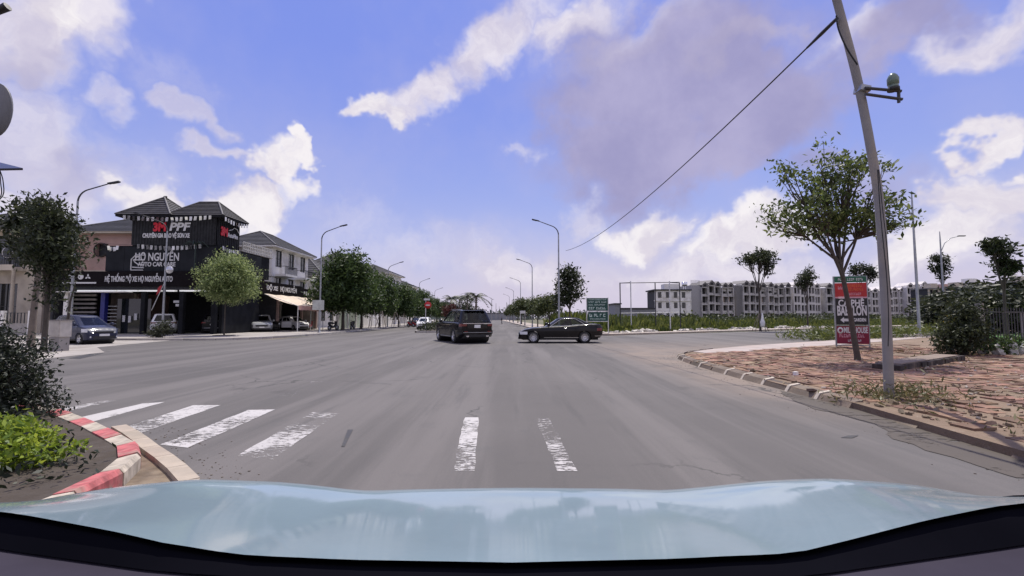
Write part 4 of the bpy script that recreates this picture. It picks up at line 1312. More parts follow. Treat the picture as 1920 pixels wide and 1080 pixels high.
villa('white three-storey villa with dark hip roof directly behind the workshop', (-26.6, 50.5, .12), None, 6, 9, 9.3, 3.1)
villa('white villa with curved balcony, half hidden behind the lamp post with the white sign', (-26.5, 63.0, .12), None, 7, 7, 7.2, 3.5, rise=3.2, roofm=tile_dk)
villa('dark-roofed villa rising behind the tallest street tree', (-26.0, 74.5, .12), None, 8, 8, 9.4, 3.2, rise=3.2, roofm=tile_dk)
villa('far white villa showing above the street trees', (-24.8, 92, .12), None, 9, 10, 10.4, 3.3, roofm=tile_dk)
villa('farthest white villa behind the last street trees', (-25.8, 112, .12), None, 9, 12, 9.4, 3.1, roofm=slate, full=False)
# pale green garden wall along the left pavement
gw = thing('garden_wall', 'pale green garden wall with white gate posts behind the street trees', 'wall', (-21.2, 56, .12), PI / 2 + .042)
wgm = M('pale green wall paint', (.46, .52, .43), .85, dirt=(.36, .38, .31), dscale=.6)
for k in range(8):
    MB().box(k * 3.6 + .3, k * 3.6 + 3.5, 0, .18, 0, 2.2).build('wall_panel', wgm if k < 3 else white_p, gw)
    MB().box(k * 3.6, k * 3.6 + .3, -.08, .26, 0, 2.55).build('post', white_p, gw)
    MB().box(k * 3.6 - .06, k * 3.6 + .36, -.14, .32, 2.55, 2.66).build('post_cap', white_p, gw)

# ------------------------------------------------------------------ vehicles
def ip(x, tbl):
    return float(np.interp(x, [t[0] for t in tbl], [t[1] for t in tbl]))


def smooth_ip(x, tbl, w=.05):
    return (ip(x - w, tbl) + ip(x, tbl) * 2 + ip(x + w, tbl)) / 4


def wheel_mesh(rad, width, spokes, style):
    t = MB(); h = width / 2
    t.lathe([(rad * .66, -h), (rad * .9, -h), (rad * .985, -h * .75), (rad, -h * .3), (rad, h * .3), (rad * .985, h * .75), (rad * .9, h), (rad * .66, h)], 26, 'Y')
    r = MB()
    r.lathe([(rad * .68, -h * .9), (rad * .70, -h * .98), (rad * .62, -h * .8), (rad * .60, h * .6)], 26, 'Y')
    r.lathe([(0.0, -h * .78), (rad * .15, -h * .78), (rad * .17, -h * .6)], 14, 'Y')
    for k in range(spokes):
        a = 2 * PI * k / spokes
        m = Matrix.Rotation(a, 4, 'Y')
        w0, w1 = (rad * .045, rad * .06) if style == 'multi' else (rad * .11, rad * .085)
        vs = [(-w0, -h * .75, rad * .1), (w0, -h * .75, rad * .1), (w1, -h * .88, rad * .66), (-w1, -h * .88, rad * .66),
              (-w0, -h * .45, rad * .1), (w0, -h * .45, rad * .1), (w1, -h * .55, rad * .66), (-w1, -h * .55, rad * .66)]
        r.add([m @ Vector(p) for p in vs], [(0, 1, 2, 3), (0, 4, 5, 1), (1, 5, 6, 2), (3, 2, 6, 7), (0, 3, 7, 4)])
    d = MB(); d.lathe([(0, -h * .3), (rad * .61, -h * .3)], 20, 'Y')
    return t, r, d


def make_car(name, label, loc, yaw, S, paint, group=None, trim=None, detail=True):
    root = thing(name, label, S.get('cat', 'car'), loc, yaw, group)
    L, W_, Rw = S['L'], S['W'], S['R']
    xf = L / 2 - S['fo']; xr = xf - S['wb']
    Ra = Rw * 1.13
    top, bot = S['top'], S['bot']
    zsh = S['belt']

    def zt(x): return smooth_ip(x, top, .06)

    def zb(x):
        z = smooth_ip(x, bot, .04)
        for xw in (xf, xr):
            d = abs(x - xw)
            if d < Ra: z = max(z, Rw * .98 + math.sqrt(max(0, Ra * Ra - d * d)) * .98)
        return z

    def hw(x):
        e = abs(x) / (L / 2)
        k = S.get('taper', .20)
        return W_ / 2 * (1 - .05 * e ** 4 - k * max(0, (e - .80) / .20) ** 2.4)

    def side(x, z):
        zn = (z - .2) / (zsh - .2)
        f = 1 - .055 * max(0, .42 - zn) ** 1.2 * 2 - .05 * max(0, zn - .62) ** 1.5 * 2
        return hw(x) * f
    xs = set(np.linspace(-L / 2, L / 2, 61))
    for xw in (xf, xr):
        for a in np.linspace(-1, 1, 15): xs.add(xw + Ra * math.sin(a * PI / 2))
        xs.add(xw - Ra - .004); xs.add(xw + Ra + .004)
    xs = sorted(xs); zr = [0, .06, .2, .36, .52, .68, .84, .94, 1.0]; ty = [.93, .7, .4, 0]
    body = MB(); ring = None; rings = []
    for x in xs:
        b_, t_ = zb(x), zt(x)
        if t_ < b_ + .06: b_ = t_ - .06
        rr_ = []
        for k, s in enumerate(zr):
            z = b_ + (t_ - b_) * s
            y = side(x, z)
            if s >= 1: y -= .045; z -= .004
            elif s > .9: y -= .014
            rr_.append((x, y, z))
        yt = rr_[-1][1]
        for q in ty: rr_.append((x, yt * q, t_ + .035 * (1 - q * q) * min(1, (L / 2 - abs(x)) / .4)))
        full = rr_ + [(p[0], -p[1], p[2]) for p in rr_[:-1][::-1]]
        rings.append(full)
    n = len(rings[0]); vs = [p for r_ in rings for p in r_]; fs = []
    for i in range(len(rings) - 1):
        for k in range(n - 1): fs.append((i * n + k, i * n + k + 1, (i + 1) * n + k + 1, (i + 1) * n + k))
        fs.append((i * n + n - 1, i * n, (i + 1) * n, (i + 1) * n + n - 1))
    body.add(vs, fs, True); body.add(rings[0], [tuple(range(n))]); body.add(rings[-1], [tuple(range(n - 1, -1, -1))])
    body.build('body', paint, root, fix=True)
    # arches and underside
    ub = MB()
    for xw in (xf, xr):
        ub.lathe([(Ra * .995, -W_ / 2 * .86), (Ra * .995, W_ / 2 * .86)], 20, 'Y', (xw, 0, Rw * .98))
    ub.box(-L / 2 + .25, L / 2 - .25, -W_ * .36, W_ * .36, S['clear'] + .02, S['clear'] + .16)
    ub.build('underbody', black, root)
    # greenhouse
    g = S['gh']

    def ring_at(t):
        xfr = g['bf'] + (g['rf'] - g['bf']) * t; xre = g['br'] + (g['rr'] - g['br']) * t
        h_ = g['wb'] + (g['wr'] - g['wb']) * t ** 1.15
        rc = .16
        pts = []
        nf, nc, ns = 8, 3, 18
        for i in range(nf + 1): pts.append((xfr, -(h_ - rc) + 2 * (h_ - rc) * i / nf, 'F', i / nf))
        for i in range(1, nc): a = PI / 2 * i / nc; pts.append((xfr - rc + rc * math.cos(a), h_ - rc + rc * math.sin(a), 'A', 0))
        for i in range(ns + 1): pts.append((xfr - rc - (xfr - xre - 2 * rc) * i / ns, h_, 'L', i / ns))
        for i in range(1, nc): a = PI / 2 * i / nc; pts.append((xre + rc - rc * math.sin(a), h_ - rc + rc * math.cos(a), 'D', 0))
        for i in range(nf + 1): pts.append((xre, (h_ - rc) - 2 * (h_ - rc) * i / nf, 'B', i / nf))
        for i in range(1, nc): a = PI / 2 * i / nc; pts.append((xre + rc - rc * math.cos(a), -(h_ - rc) - rc * math.sin(a), 'D', 0))
        for i in range(ns + 1): pts.append((xre + rc + (xfr - xre - 2 * rc) * i / ns, -h_, 'R', 1 - i / ns))
        for i in range(1, nc): a = PI / 2 * i / nc; pts.append((xfr - rc + rc * math.sin(a), -(h_ - rc) - rc * math.cos(a), 'A', 0))
        o_ = []
        for x, y, r_, s in pts:
            if r_ == 'F': x += .10 * (1 - (y / h_) ** 2)
            if r_ == 'B': x -= .06 * (1 - (y / h_) ** 2)
            zb_ = zt(max(-L / 2 + .05, min(L / 2 - .05, x))) - .02
            mid = (g['rf'] + g['rr']) / 2
            zr_ = g['zr'] - g.get('arc', .05) * ((x - mid) / ((g['rf'] - g['rr']) / 2 + .3)) ** 2 - .03
            o_.append((Vector((x, y, zb_ + (zr_ - zb_) * t)), r_, s))
        return o_
    lv = [0, .09, .3, .55, .80, .90, .97, 1.0]
    RG = [ring_at(t) for t in lv]
    npt = len(RG[0])
    P = {k: MB() for k in ('roof', 'windscreen', 'rear_window')}
    pil = g['pillars']
    s0, s1 = g.get('srange', (.03, .97))
    for j in range(len(lv) - 1):
        for k in range(npt):
            k2 = (k + 1) % npt
            a, b_, c, d = RG[j][k][0], RG[j][k2][0], RG[j + 1][k2][0], RG[j + 1][k][0]
            ra, rb_ = RG[j][k][1], RG[j][k2][1]; sm = (RG[j][k][2] + RG[j][k2][2]) / 2
            glass = 1 <= j <= 4
            tgt = 'roof'
            if glass and ra == rb_ == 'F': tgt = 'windscreen'
            elif glass and ra == rb_ == 'B' and g.get('rearglass', True): tgt = 'rear_window'
            elif glass and ra == rb_ and ra in 'LR' and s0 < sm < s1 and not any(p0 < sm < p1 for p0, p1 in pil):
                tgt = ra + str(sum(sm > p1 for p0, p1 in pil)); P.setdefault(tgt, MB())
            P[tgt].add([a, b_, c, d], [(0, 1, 2, 3)], True)
    # roof cap
    last = [p[0] for p in RG[-1]]
    cx = sum(p.x for p in last) / npt
    r1 = [Vector((cx + (p.x - cx) * .9, p.y * .88, p.z + .025)) for p in last]
    r2 = [Vector((cx + (p.x - cx) * .5, p.y * .5, p.z + .04)) for p in last]
    vs = last + r1 + r2 + [Vector((cx, 0, g['zr'] + .012))]
    fs = []
    for q in range(2):
        for k in range(npt): fs.append((q * npt + k, q * npt + (k + 1) % npt, (q + 1) * npt + (k + 1) % npt, (q + 1) * npt + k))
    for k in range(npt): fs.append((2 * npt + k, 2 * npt + (k + 1) % npt, 3 * npt))
    P['roof'].add(vs, fs, True)
    roof_m = S.get('roof_m', paint)
    ro = P['roof'].build('roof', roof_m, root)
    cg = car_glass if detail else glass_dk
    for k in ('windscreen', 'rear_window'):
        if P[k].f: P[k].build(k, cg, root)
    for k in sorted(q for q in P if q[0] in 'LR'): P[k].build('side_window', cg, root)
    if detail:
        seat_m = M('dark seat cloth', (.03, .03, .032), .9)
        for sx in (g['rf'] - .35, g['rr'] + .75):
            for sy in (-.37, .37):
                zb0 = zt(sx) - .05
                MB().tube([(sx - .05, sy, zb0 - .1), (sx - .10, sy, zb0 + .12), (sx - .13, sy, zb0 + .20)], [.20, .19, .10], 8).build('seat', seat_m, root)
                MB().tube([(sx - .14, sy - .1, zb0 + .30), (sx - .14, sy + .1, zb0 + .30)], .08, 8).build('headrest', seat_m, root)
    # wheels
    tm, rm, dm = wheel_mesh(Rw, .225, S.get('spokes', 5), S.get('wstyle', 'five'))
    tme, rme, dme = tm.mesh('wheel', rubber), rm.mesh('rim', S.get('rim_m', alloy)), dm.mesh('brake_disc', metal_dk)
    for xw in (xf, xr):
        for sg in (1, -1):
            wh = put('wheel', tme, root, (xw, sg * (W_ / 2 - .125), Rw), (0, 0, PI if sg > 0 else 0))
            put('rim', rme, wh); put('brake_disc', dme, wh)

    def patch(nm, x0, x1, z0, z1, sg, mat, off=.006, nx=8, nz=4, fn=None):
        mb = MB()

        def f(u, v_):
            x = x0 + (x1 - x0) * u; z = z0 + (z1 - z0) * v_
            if fn: x, z = fn(u, v_, x, z)
            return (x, sg * (side(x, z) + off), z)
        mb.grid(f, nx, nz, True, flip=(sg > 0))
        return mb.build(nm, mat, root)
    seam = M('panel seam', (.008, .008, .008), .7)
    sill = S['bot_mid'] + .06
    for sg in (1, -1):
        # door shut lines, handles, mirrors, sill trim
        for (x0, x1) in S['doors']:
            dr = MB()
            zt0 = S['belt'] - .05
            for xx in (x0, x1):
                dr.grid(lambda u, v_: (xx + .012 * (u - .5), sg * (side(xx, sill + (zt0 - sill) * v_) + .002), sill + (zt0 - sill) * v_), 1, 8, True, flip=(sg > 0))
            dr.grid(lambda u, v_: (x0 + (x1 - x0) * u, sg * (side(x0 + (x1 - x0) * u, sill) + .002), sill + .012 * (v_ - .5)), 8, 1, True, flip=(sg > 0))
            d_ = dr.build('door_seam', seam, root)
            hx = x0 + .16; hz = S['belt'] - .16
            hb = MB(); hb.tube([(hx - .09, sg * (side(hx, hz) + .015), hz), (hx + .09, sg * (side(hx, hz) + .015), hz)], .014, 6)
            hb.build('door_handle', S.get('handle_m', paint), root)
        patch('sill_trim', xr + Ra + .02, xf - Ra - .02, S['bot_mid'] + .005, S['bot_mid'] + .085, sg, trim or black, .008, 10, 2)
        mx = g['bf'] - .30; mz = S['belt'] + .06
        mi = MB()
        mi.lathe([(0, -.1), (.075, -.085), (.095, 0), (.085, .07), (.0, .085)], 12, 'X', (mx, sg * (g['wb'] + .17), mz))
        mi.tube([(mx - .02, sg * (g['wb'] + .0), mz - .06), (mx, sg * (g['wb'] + .14), mz - .02)], .025, 6)
        mi.build('mirror', paint, root)
        for (nm, x0, x1, z0, z1, mt) in S['lamps']:
            patch(nm, x0, x1, z0, z1, sg, mt, .007, 8, 3)
        for extra in S.get('patches', []):
            nm, x0, x1, z0, z1, mt, off = extra
            patch(nm, x0, x1, z0, z1, sg, mt, off)
    for (nm, x0, x1, y0, y1, z0, z1, mt) in S['boxes']:
        MB().box(x0, x1, y0, y1, z0, z1).build(nm, mt, root)
    if S.get('chrome_line'):
        for sg in (1, -1):
            lower = [p[0] for p in RG[1] if p[1] == ('L' if sg > 0 else 'R') and s0 <= p[2] <= s1]
            upper = [p[0] for p in RG[5] if p[1] == ('L' if sg > 0 else 'R') and s0 <= p[2] <= s1]
            if sg < 0: lower, upper = lower[::-1], upper[::-1]
            path = [p + Vector((0, sg * .012, 0)) for p in lower + upper[::-1] + lower[:1]]
            MB().tube(path, .014, 5).build('window_trim', chrome, root)
    return root


def carpaint(name, col, coat=.5, rough=.35, metal=.0):
    return M(name, col, rough, metal, var=.04, coat=coat, spec=.12)


# --- the black off-roader ahead, seen from behind and slightly from its left
suv_p = carpaint('black car paint', (.007, .007, .009))
suv = dict(cat='car', L=4.85, W=2.0, R=.385, fo=.88, wb=2.90, clear=.26, bot_mid=.30, belt=1.12, taper=.13, spokes=5, wstyle='five',
           top=[(-2.45, 1.00), (-2.36, 1.09), (-1.5, 1.13), (.9, 1.14), (1.2, 1.12), (2.1, 1.03), (2.32, .93), (2.43, .78)],
           bot=[(-2.45, .62), (-2.3, .46), (-2.0, .32), (2.0, .30), (2.3, .36), (2.45, .5)],
           gh=dict(bf=1.05, rf=.30, br=-2.34, rr=-1.98, wb=.90, wr=.70, zr=1.80, arc=.06, pillars=[(.36, .40), (.68, .72)], srange=(.04, .93)),
           doors=[(-.95, .05), (.05, 1.15)], handle_m=suv_p,
           lamps=[('tail_light', -2.41, -2.20, .90, 1.05, red_lens), ('headlight', 2.05, 2.38, .80, .92, clear_lens)],
           patches=[('bumper_trim', -2.42, -1.9, .50, .60, black, .01)],
           boxes=[('tail_light', -2.455, -2.405, .58, .84, .92, 1.04, red_lens), ('tail_light', -2.455, -2.405, -.84, -.58, .92, 1.04, red_lens),
                  ('trim_bar', -2.475, -2.42, -.80, .80, 1.045, 1.075, chrome), ('tailgate_panel', -2.462, -2.40, -.56, .56, .80, 1.03, black_gl),
                  ('number_plate', -2.476, -2.45, -.17, .17, .83, .99, plate_m), ('bumper', -2.52, -2.30, -.84, .84, .52, .70, suv_p), ('bumper_strip', -2.53, -2.51, -.80, .80, .58, .605, metal_grey),
                  ('diffuser', -2.47, -2.2, -.70, .70, .36, .52, black), ('exhaust', -2.5, -2.3, .48, .62, .36, .43, chrome), ('exhaust', -2.5, -2.3, -.62, -.48, .36, .43, chrome),
                  ('spoiler', -2.20, -1.85, -.62, .62, 1.765, 1.80, suv_p), ('side_step', -.95, .95, .93, 1.02, .34, .39, metal_grey), ('side_step', -.95, .95, -1.02, -.93, .34, .39, metal_grey),
                  ('roof_rail', -1.7, .1, .62, .66, 1.80, 1.84, metal_grey), ('roof_rail', -1.7, .1, -.66, -.62, 1.80, 1.84, metal_grey), ('reflector', -2.53, -2.51, .55, .75, .62, .66, red_lens), ('reflector', -2.53, -2.51, -.75, -.55, .62, .66, red_lens),
                  ('grille', 2.36, 2.42, -.5, .5, .62, .82, black)])
pr = G(886, 643)
hd = R(90 + 25)
cx_, cy_ = pr.x + math.cos(hd) * 2.3, pr.y + math.sin(hd) * 2.3 - .5
suvo = make_car("off_roader", 'black off-roader driving away across the junction, with white rear plate', (cx_ + .2, cy_, 0), hd, suv, suv_p)
suvo.scale = (1.07,) * 3
text('37A 286.10', .09, black, suvo, (-2.478, 0, .91), (PI / 2, 0, -PI / 2), bold=.002, ext=.002, fitw=.27) if False else None

# --- the black two-door saloon crossing in side view
sed_p = carpaint('deep black car paint', (.006, .005, .0055))
sed = dict(cat='car', L=4.86, W=1.80, R=.335, fo=.84, wb=2.96, clear=.16, bot_mid=.185, belt=1.02, taper=.20, spokes=14, wstyle='multi',
           top=[(-2.43, .88), (-2.37, 1.03), (-2.15, 1.09), (-1.7, 1.09), (-.6, .99), (.7, .93), (1.0, .91), (1.6, .87), (2.1, .77), (2.33, .65), (2.43, .52)],
           bot=[(-2.43, .52), (-2.3, .34), (-1.9, .22), (1.9, .19), (2.25, .20), (2.43, .28)],
           gh=dict(bf=1.02, rf=.10, br=-2.08, rr=-1.12, wb=.79, wr=.58, zr=1.49, arc=.12, pillars=[(.50, .54)], srange=(.03, .86)),
           doors=[(-.42, .98)], handle_m=chrome, chrome_line=True,
           lamps=[('headlight', 1.93, 2.36, .50, .66, clear_lens), ('tail_light', -2.40, -2.08, .70, .86, red_lens)],
           patches=[('side_trim', -1.0, .98, .31, .335, chrome, .012), ('bumper_trim', -2.40, -1.95, .40, .425, chrome, .012)],
           boxes=[('number_plate', 2.425, 2.45, -.24, .24, .34, .45, plate_m), ('grille', 2.36, 2.425, -.42, .42, .46, .60, metal_dk), ('bumper', 2.33, 2.44, -.62, .62, .22, .34, black),
                  ('number_plate', -2.45, -2.42, -.24, .24, .62, .74, plate_m), ('boot_lip', -2.42, -2.28, -.62, .62, 1.04, 1.065, sed_p), ('exhaust', -2.42, -2.3, .45, .58, .26, .32, chrome)])
ps = G(1052, 643.5)
make_car('saloon_car', 'black two-door saloon with chrome window trim and multi-spoke wheels crossing the junction', (ps.x, ps.y + .9, 0), PI, sed, sed_p)

# --- the small hatchback at the left
hat_p = carpaint('blue grey car paint', (.026, .031, .062), metal=.0, rough=.4)
hat = dict(cat='car', L=3.65, W=1.62, R=.29, fo=.72, wb=2.40, clear=.16, bot_mid=.20, belt=.98, taper=.22, spokes=5, wstyle='five',
           top=[(-1.82, .80), (-1.74, .97), (-1.2, 1.02), (.5, .98), (1.05, .96), (1.45, .86), (1.66, .74), (1.8, .56)],
           bot=[(-1.82, .45), (-1.65, .28), (1.5, .21), (1.82, .26)],
           gh=dict(bf=1.12, rf=.22, br=-1.74, rr=-1.40, wb=.73, wr=.56, zr=1.53, arc=.07, pillars=[(.40, .45), (.75, .81)], srange=(.05, .95)),
           doors=[(-.75, .1), (.1, .95)], handle_m=hat_p,
           lamps=[('headlight', 1.30, 1.70, .62, .80, clear_lens), ('tail_light', -1.78, -1.55, .72, .92, red_lens)],
           patches=[],
           boxes=[('grille', 1.77, 1.835, -.45, .45, .58, .67, black), ('intake', 1.79, 1.84, -.52, .52, .26, .42, black), ('number_plate', 1.835, 1.86, -.24, .24, .42, .53, plate_m),
                  ('fog_lamp', 1.72, 1.815, .54, .64, .34, .42, clear_lens), ('fog_lamp', 1.72, 1.815, -.64, -.54, .34, .42, clear_lens), ('wiper', .9, 1.0, -.5, .2, .99, 1.01, black)])
phh = G(146, 645)
hb_ = make_car('hatchback', 'small blue grey hatchback parked at the edge of the workshop forecourt', (phh.x - .25, phh.y + .6, 0), R(-20), hat, hat_p)
hb_.scale = (1, 1, 1.06)

# --- cars standing at the workshop and beyond
van_s = dict(suv); van_s.update(L=4.4, W=1.84, fo=.85, wb=2.62, R=.34, clear=.2, bot_mid=.24, belt=1.02, taper=.16,
             top=[(-2.22, .92), (-2.12, 1.0), (-1.3, 1.04), (.8, 1.04), (1.1, 1.02), (1.9, .92), (2.1, .8), (2.2, .64)], bot=[(-2.22, .5), (-2.05, .36), (-1.8, .26), (1.8, .25), (2.2, .4)],
             gh=dict(bf=.98, rf=.3, br=-2.1, rr=-1.72, wb=.82, wr=.63, zr=1.66, arc=.06, pillars=[(.36, .40), (.68, .72)], srange=(.04, .93)),
             lamps=[('tail_light', -2.18, -1.98, .82, .98, red_lens), ('headlight', 1.85, 2.15, .68, .80, clear_lens)], doors=[(-.9, .0), (.0, 1.0)], patches=[],
             boxes=[('tail_light', -2.225, -2.18, .50, .74, .86, .95, red_lens), ('tail_light', -2.225, -2.18, -.74, -.50, .86, .95, red_lens), ('tailgate_strip', -2.235, -2.18, -.5, .5, .93, .975, black_gl),
                    ('number_plate', -2.235, -2.21, -.2, .2, .68, .8, plate_m), ('bumper', -2.27, -2.1, -.74, .74, .40, .52, black), ('bumper_strip', -2.28, -2.26, -.6, .6, .44, .47, metal_grey),
                    ('grille', 2.17, 2.23, -.5, .5, .52, .68, black), ('number_plate', 2.23, 2.25, -.22, .22, .40, .51, plate_m)])
van_s['handle_m'] = None
wh_p = carpaint('white car paint', (.74, .74, .75))
gr_p = carpaint('silver grey car paint', (.30, .31, .32), metal=.5)
for S_ in (van_s,): S_['handle_m'] = wh_p
make_car('parked_car', 'white crossover parked tail out inside the workshop beside the lamp post', (SX - 5.4, SY + 1.7, .15), R(124), van_s, wh_p)
dk_s = dict(van_s); dk_s['handle_m'] = suv_p
make_car('parked_car', 'black car with white plate inside the workshop between lamp post and dome tree', (SX - 2.0, SY + 3.1, .15), R(118), dk_s, suv_p)
op = make_car('parked_car', 'silver grey car parked in the shade under the awning, right of the dome tree', (SX - .2, SY + 7.4, .12), R(-62), van_s, gr_p)
make_car('parked_car', 'dark car parked under the awning between the silver and the white car', (SX - 1.0, SY + 10.4, .12), R(-62), dk_s, suv_p)
sed_w = dict(hat); sed_w['handle_m'] = wh_p
wc = make_car('parked_car', 'white car with its side door open under the awning', (SX + .4, SY + 12.6, .12), R(-30), sed_w, wh_p)
# the opened door stands out from the white car's body
dm = MB()
dm.grid(lambda u, v_: (u * .95, .03 * math.sin(v_ * PI), .32 + v_ * .62), 4, 4)
do = dm.build('open_door', wh_p, wc, (.9, -.84, 0), (0, 0, R(-125)))
fr = MB(); fr.tube([(0, 0, .94), (.35, 0, 1.38), (.8, 0, 1.42), (.95, 0, .94)], .025, 6); fr.build('window_frame', wh_p, do)
make_car('parked_car', 'white car facing us on the left carriageway, just behind the planted median', (G(822, 613).x, 62, 0), R(-88), sed_w, wh_p)
for i, (px, y) in enumerate(((795, 78), (812, 90))):
    make_car('parked_car', ('dark car parked under the street trees beyond the median', 'grey car farther off under the street trees beyond the median')[i], ((px - 960) / FPX * y - 1.2, y, 0), R(-88), sed_w, (suv_p, gr_p)[i], detail=False)

# --- motorbikes at the pavement
def motorbike(label, loc, yaw, pm, group):
    t = thing('motorbike', label, 'motorbike', loc, yaw, group)
    w_ = MB(); w_.lathe([(.19, -.04), (.27, -.05), (.29, 0), (.27, .05), (.19, .04)], 16, 'Y'); wm = w_.mesh('wheel', rubber)
    hub = MB(); hub.lathe([(0, -.03), (.19, -.02), (.19, .02), (0, .03)], 12, 'Y'); hm = hub.mesh('hub', metal_grey)
    for x in (.62, -.62): o = put('wheel', wm, t, (x, 0, .29)); put('hub', hm, o)
    b_ = MB(); b_.tube([(.45, 0, .85), (.35, 0, .55), (.1, 0, .38), (-.3, 0, .42), (-.6, 0, .62), (-.85, 0, .72)], [.08, .12, .12, .14, .13, .05], 8)
    b_.tube([(.42, 0, .95), (.40, 0, .55)], [.16, .12], 8); b_.build('body', pm, t)
    MB().tube([(.2, 0, .74), (-.1, 0, .78), (-.5, 0, .82), (-.8, 0, .82)], [.06, .11, .12, .07], 8).build('seat', black, t)
    MB().tube([(.36, -.33, 1.02), (.45, 0, .98), (.36, .33, 1.02)], .018, 6).build('handlebar', metal_dk, t)
    for s in (-1, 1):
        MB().tube([(.62, s * .06, .29), (.45, s * .06, .92)], .022, 6).build('fork', metal_grey, t)
        MB().tube([(.38, s * .26, 1.03), (.36, s * .3, 1.2)], .008, 4).build('mirror_stem', metal_dk, t)
    MB().lathe([(0, .0), (.07, .01), (.08, -.06)], 10, 'X', (.53, 0, .88)).build('headlight', clear_lens, t)
    MB().tube([(0, .15, .3), (-.08, .3, 0.0)], .012, 5).build('stand', metal_dk, t)
    return t


red_p = carpaint('red motorbike paint', (.25, .02, .02)); blk_p = carpaint('black motorbike paint', (.015, .015, .017))
mb_spots = [((583, 51, 100), red_p, 'dark red motorbike at the foot of the lamp post with the white sign'), ((626, 48.5, 75), blk_p, 'black motorbike left of the tallest street tree'),
            ((662, 52, 95), blk_p, 'black motorbike between the first two street trees'), ((772, 66, 60), red_p, 'red motorbike in a pair parked left of the median'), ((780, 66, 70), red_p, 'front red motorbike in the pair left of the median')]
for (px, y, a), pm_, lab in mb_spots:
    motorbike(lab, ((px - 960) / FPX * y, y, .12), R(a), pm_, 'motorbikes parked on the left pavement')

# ------------------------------------------------------------------ people
def person(label, loc, yaw, shirt, trousers, h=1.68, stride=.18):
    t = thing('person', label, 'person', loc, yaw)
    skin_m = M('skin', (.36, .21, .14), .6); hair = M('black hair', (.015, .012, .01), .6)
    k = h / 1.7
    V = [(0, 0, .92), (0, 0, 1.12), (0, 0, 1.36), (0, 0, 1.47), (.01, 0, 1.56), (.015, 0, 1.66),
         (0, .10, .88), (stride * .5, .10, .48), (stride * .4, .10, .08), (stride * .4 + .14, .10, .04),
         (0, -.10, .88), (-stride * .3, -.10, .48), (-stride, -.10, .08), (-stride + .14, -.10, .04),
         (0, .19, 1.36), (-.04, .25, 1.10), (.06, .25, .86), (.09, .25, .78), (0, -.19, 1.36), (.05, -.25, 1.10), (.12, -.25, .88), (.15, -.25, .80)]
    E_ = [(0, 1), (1, 2), (2, 3), (3, 4), (4, 5), (0, 6), (6, 7), (7, 8), (8, 9), (0, 10), (10, 11), (11, 12), (12, 13), (2, 14), (14, 15), (15, 16), (16, 17), (2, 18), (18, 19), (19, 20), (20, 21)]
    rad = [.13, .12, .14, .055, .085, .085, .09, .062, .042, .04, .09, .062, .042, .04, .062, .045, .034, .03, .062, .045, .034, .03]
    me = bpy.data.meshes.new('body'); me.from_pydata([(x * k, y * k, z * k) for x, y, z in V], E_, [])
    o = bpy.data.objects.new('body', me); C.objects.link(o)
    md = o.modifiers.new('skin', 'SKIN'); sv = me.skin_vertices[0].data
    for i, r_ in enumerate(rad): sv[i].radius = (r_ * k, r_ * k)
    sv[0].use_root = True
    o.modifiers.new('sub', 'SUBSURF').levels = 1
    dg = bpy.context.evaluated_depsgraph_get()
    m2 = bpy.data.meshes.new_from_object(o.evaluated_get(dg)); bpy.data.objects.remove(o)
    for m_ in (skin_m, shirt, trousers, hair): m2.materials.append(m_)
    for p in m2.polygons:
        z = p.center.z / k; p.use_smooth = True
        p.material_index = 2 if (z < .95 and abs(p.center.y) < .2 * k) else (1 if .9 < z < 1.46 and z > 1.05 else (0 if z < 1.6 else 0))
        if z <= 1.05 and z >= .95 and abs(p.center.y) < .2 * k: p.material_index = 1
    put('body', m2, t)
    MB().lathe([(.03, -.06), (.092, -.03), (.098, .03), (.06, .085), (0, .1)], 12, 'Z', (-.008, 0, 1.66 * k)).build('hair', hair, t)
    return t


person('far person in dark clothes crossing the street ahead', (G(941, 602.5).x * .55, 106, 0), R(200), M('dark shirt', (.03, .03, .035), .8), M('dark trousers', (.025, .025, .03), .8))

# ------------------------------------------------------------------ street lamps
def arc_arm(x0, z0, dx_, dz_, n=6):
    """Arm that leaves the pole upright and bends over sideways."""
    pts = []
    for i in range(n + 1):
        a = i / n * R(68)
        pts.append((dx_ * .28 * (1 - math.cos(a)) * 1.6, 0, z0 + dz_ * .62 * math.sin(a) / math.sin(R(68))))
    x1, z1 = pts[-1][0], pts[-1][2]
    pts.append((x0 + dx_, 0, z0 + dz_))
    return pts


def lamp_meshes():
    p = MB(); p.lathe([(.17, 0), (.17, .04), (.10, .05), (.095, .6), (.075, 4), (.055, 8.6)], 10)
    a = MB(); a.tube(arc_arm(0, 8.55, 1.75, 1.25), [.052, .05, .048, .046, .044, .042, .04, .034], 7)
    h = MB(); m = Matrix.Translation((2.0, 0, 9.87)) @ Matrix.Rotation(R(-14), 4, 'Y')
    h.box(-.33, .33, -.11, .11, -.035, .035, m); h.box(-.1, .28, -.09, .09, -.06, -.036, m)
    return p.mesh('pole', metal_grey), a.mesh('arm', metal_dk), h.mesh('lamp_head', metal_dk)


LM = lamp_meshes()


def lamp(label, loc, yaw, group, s=1.0):
    t = thing('street_lamp', label, 'street lamp', loc, yaw, group)
    put('pole', LM[0], t); put('arm', LM[1], t); put('lamp_head', LM[2], t)
    t.scale = (s, s, s)
    return t


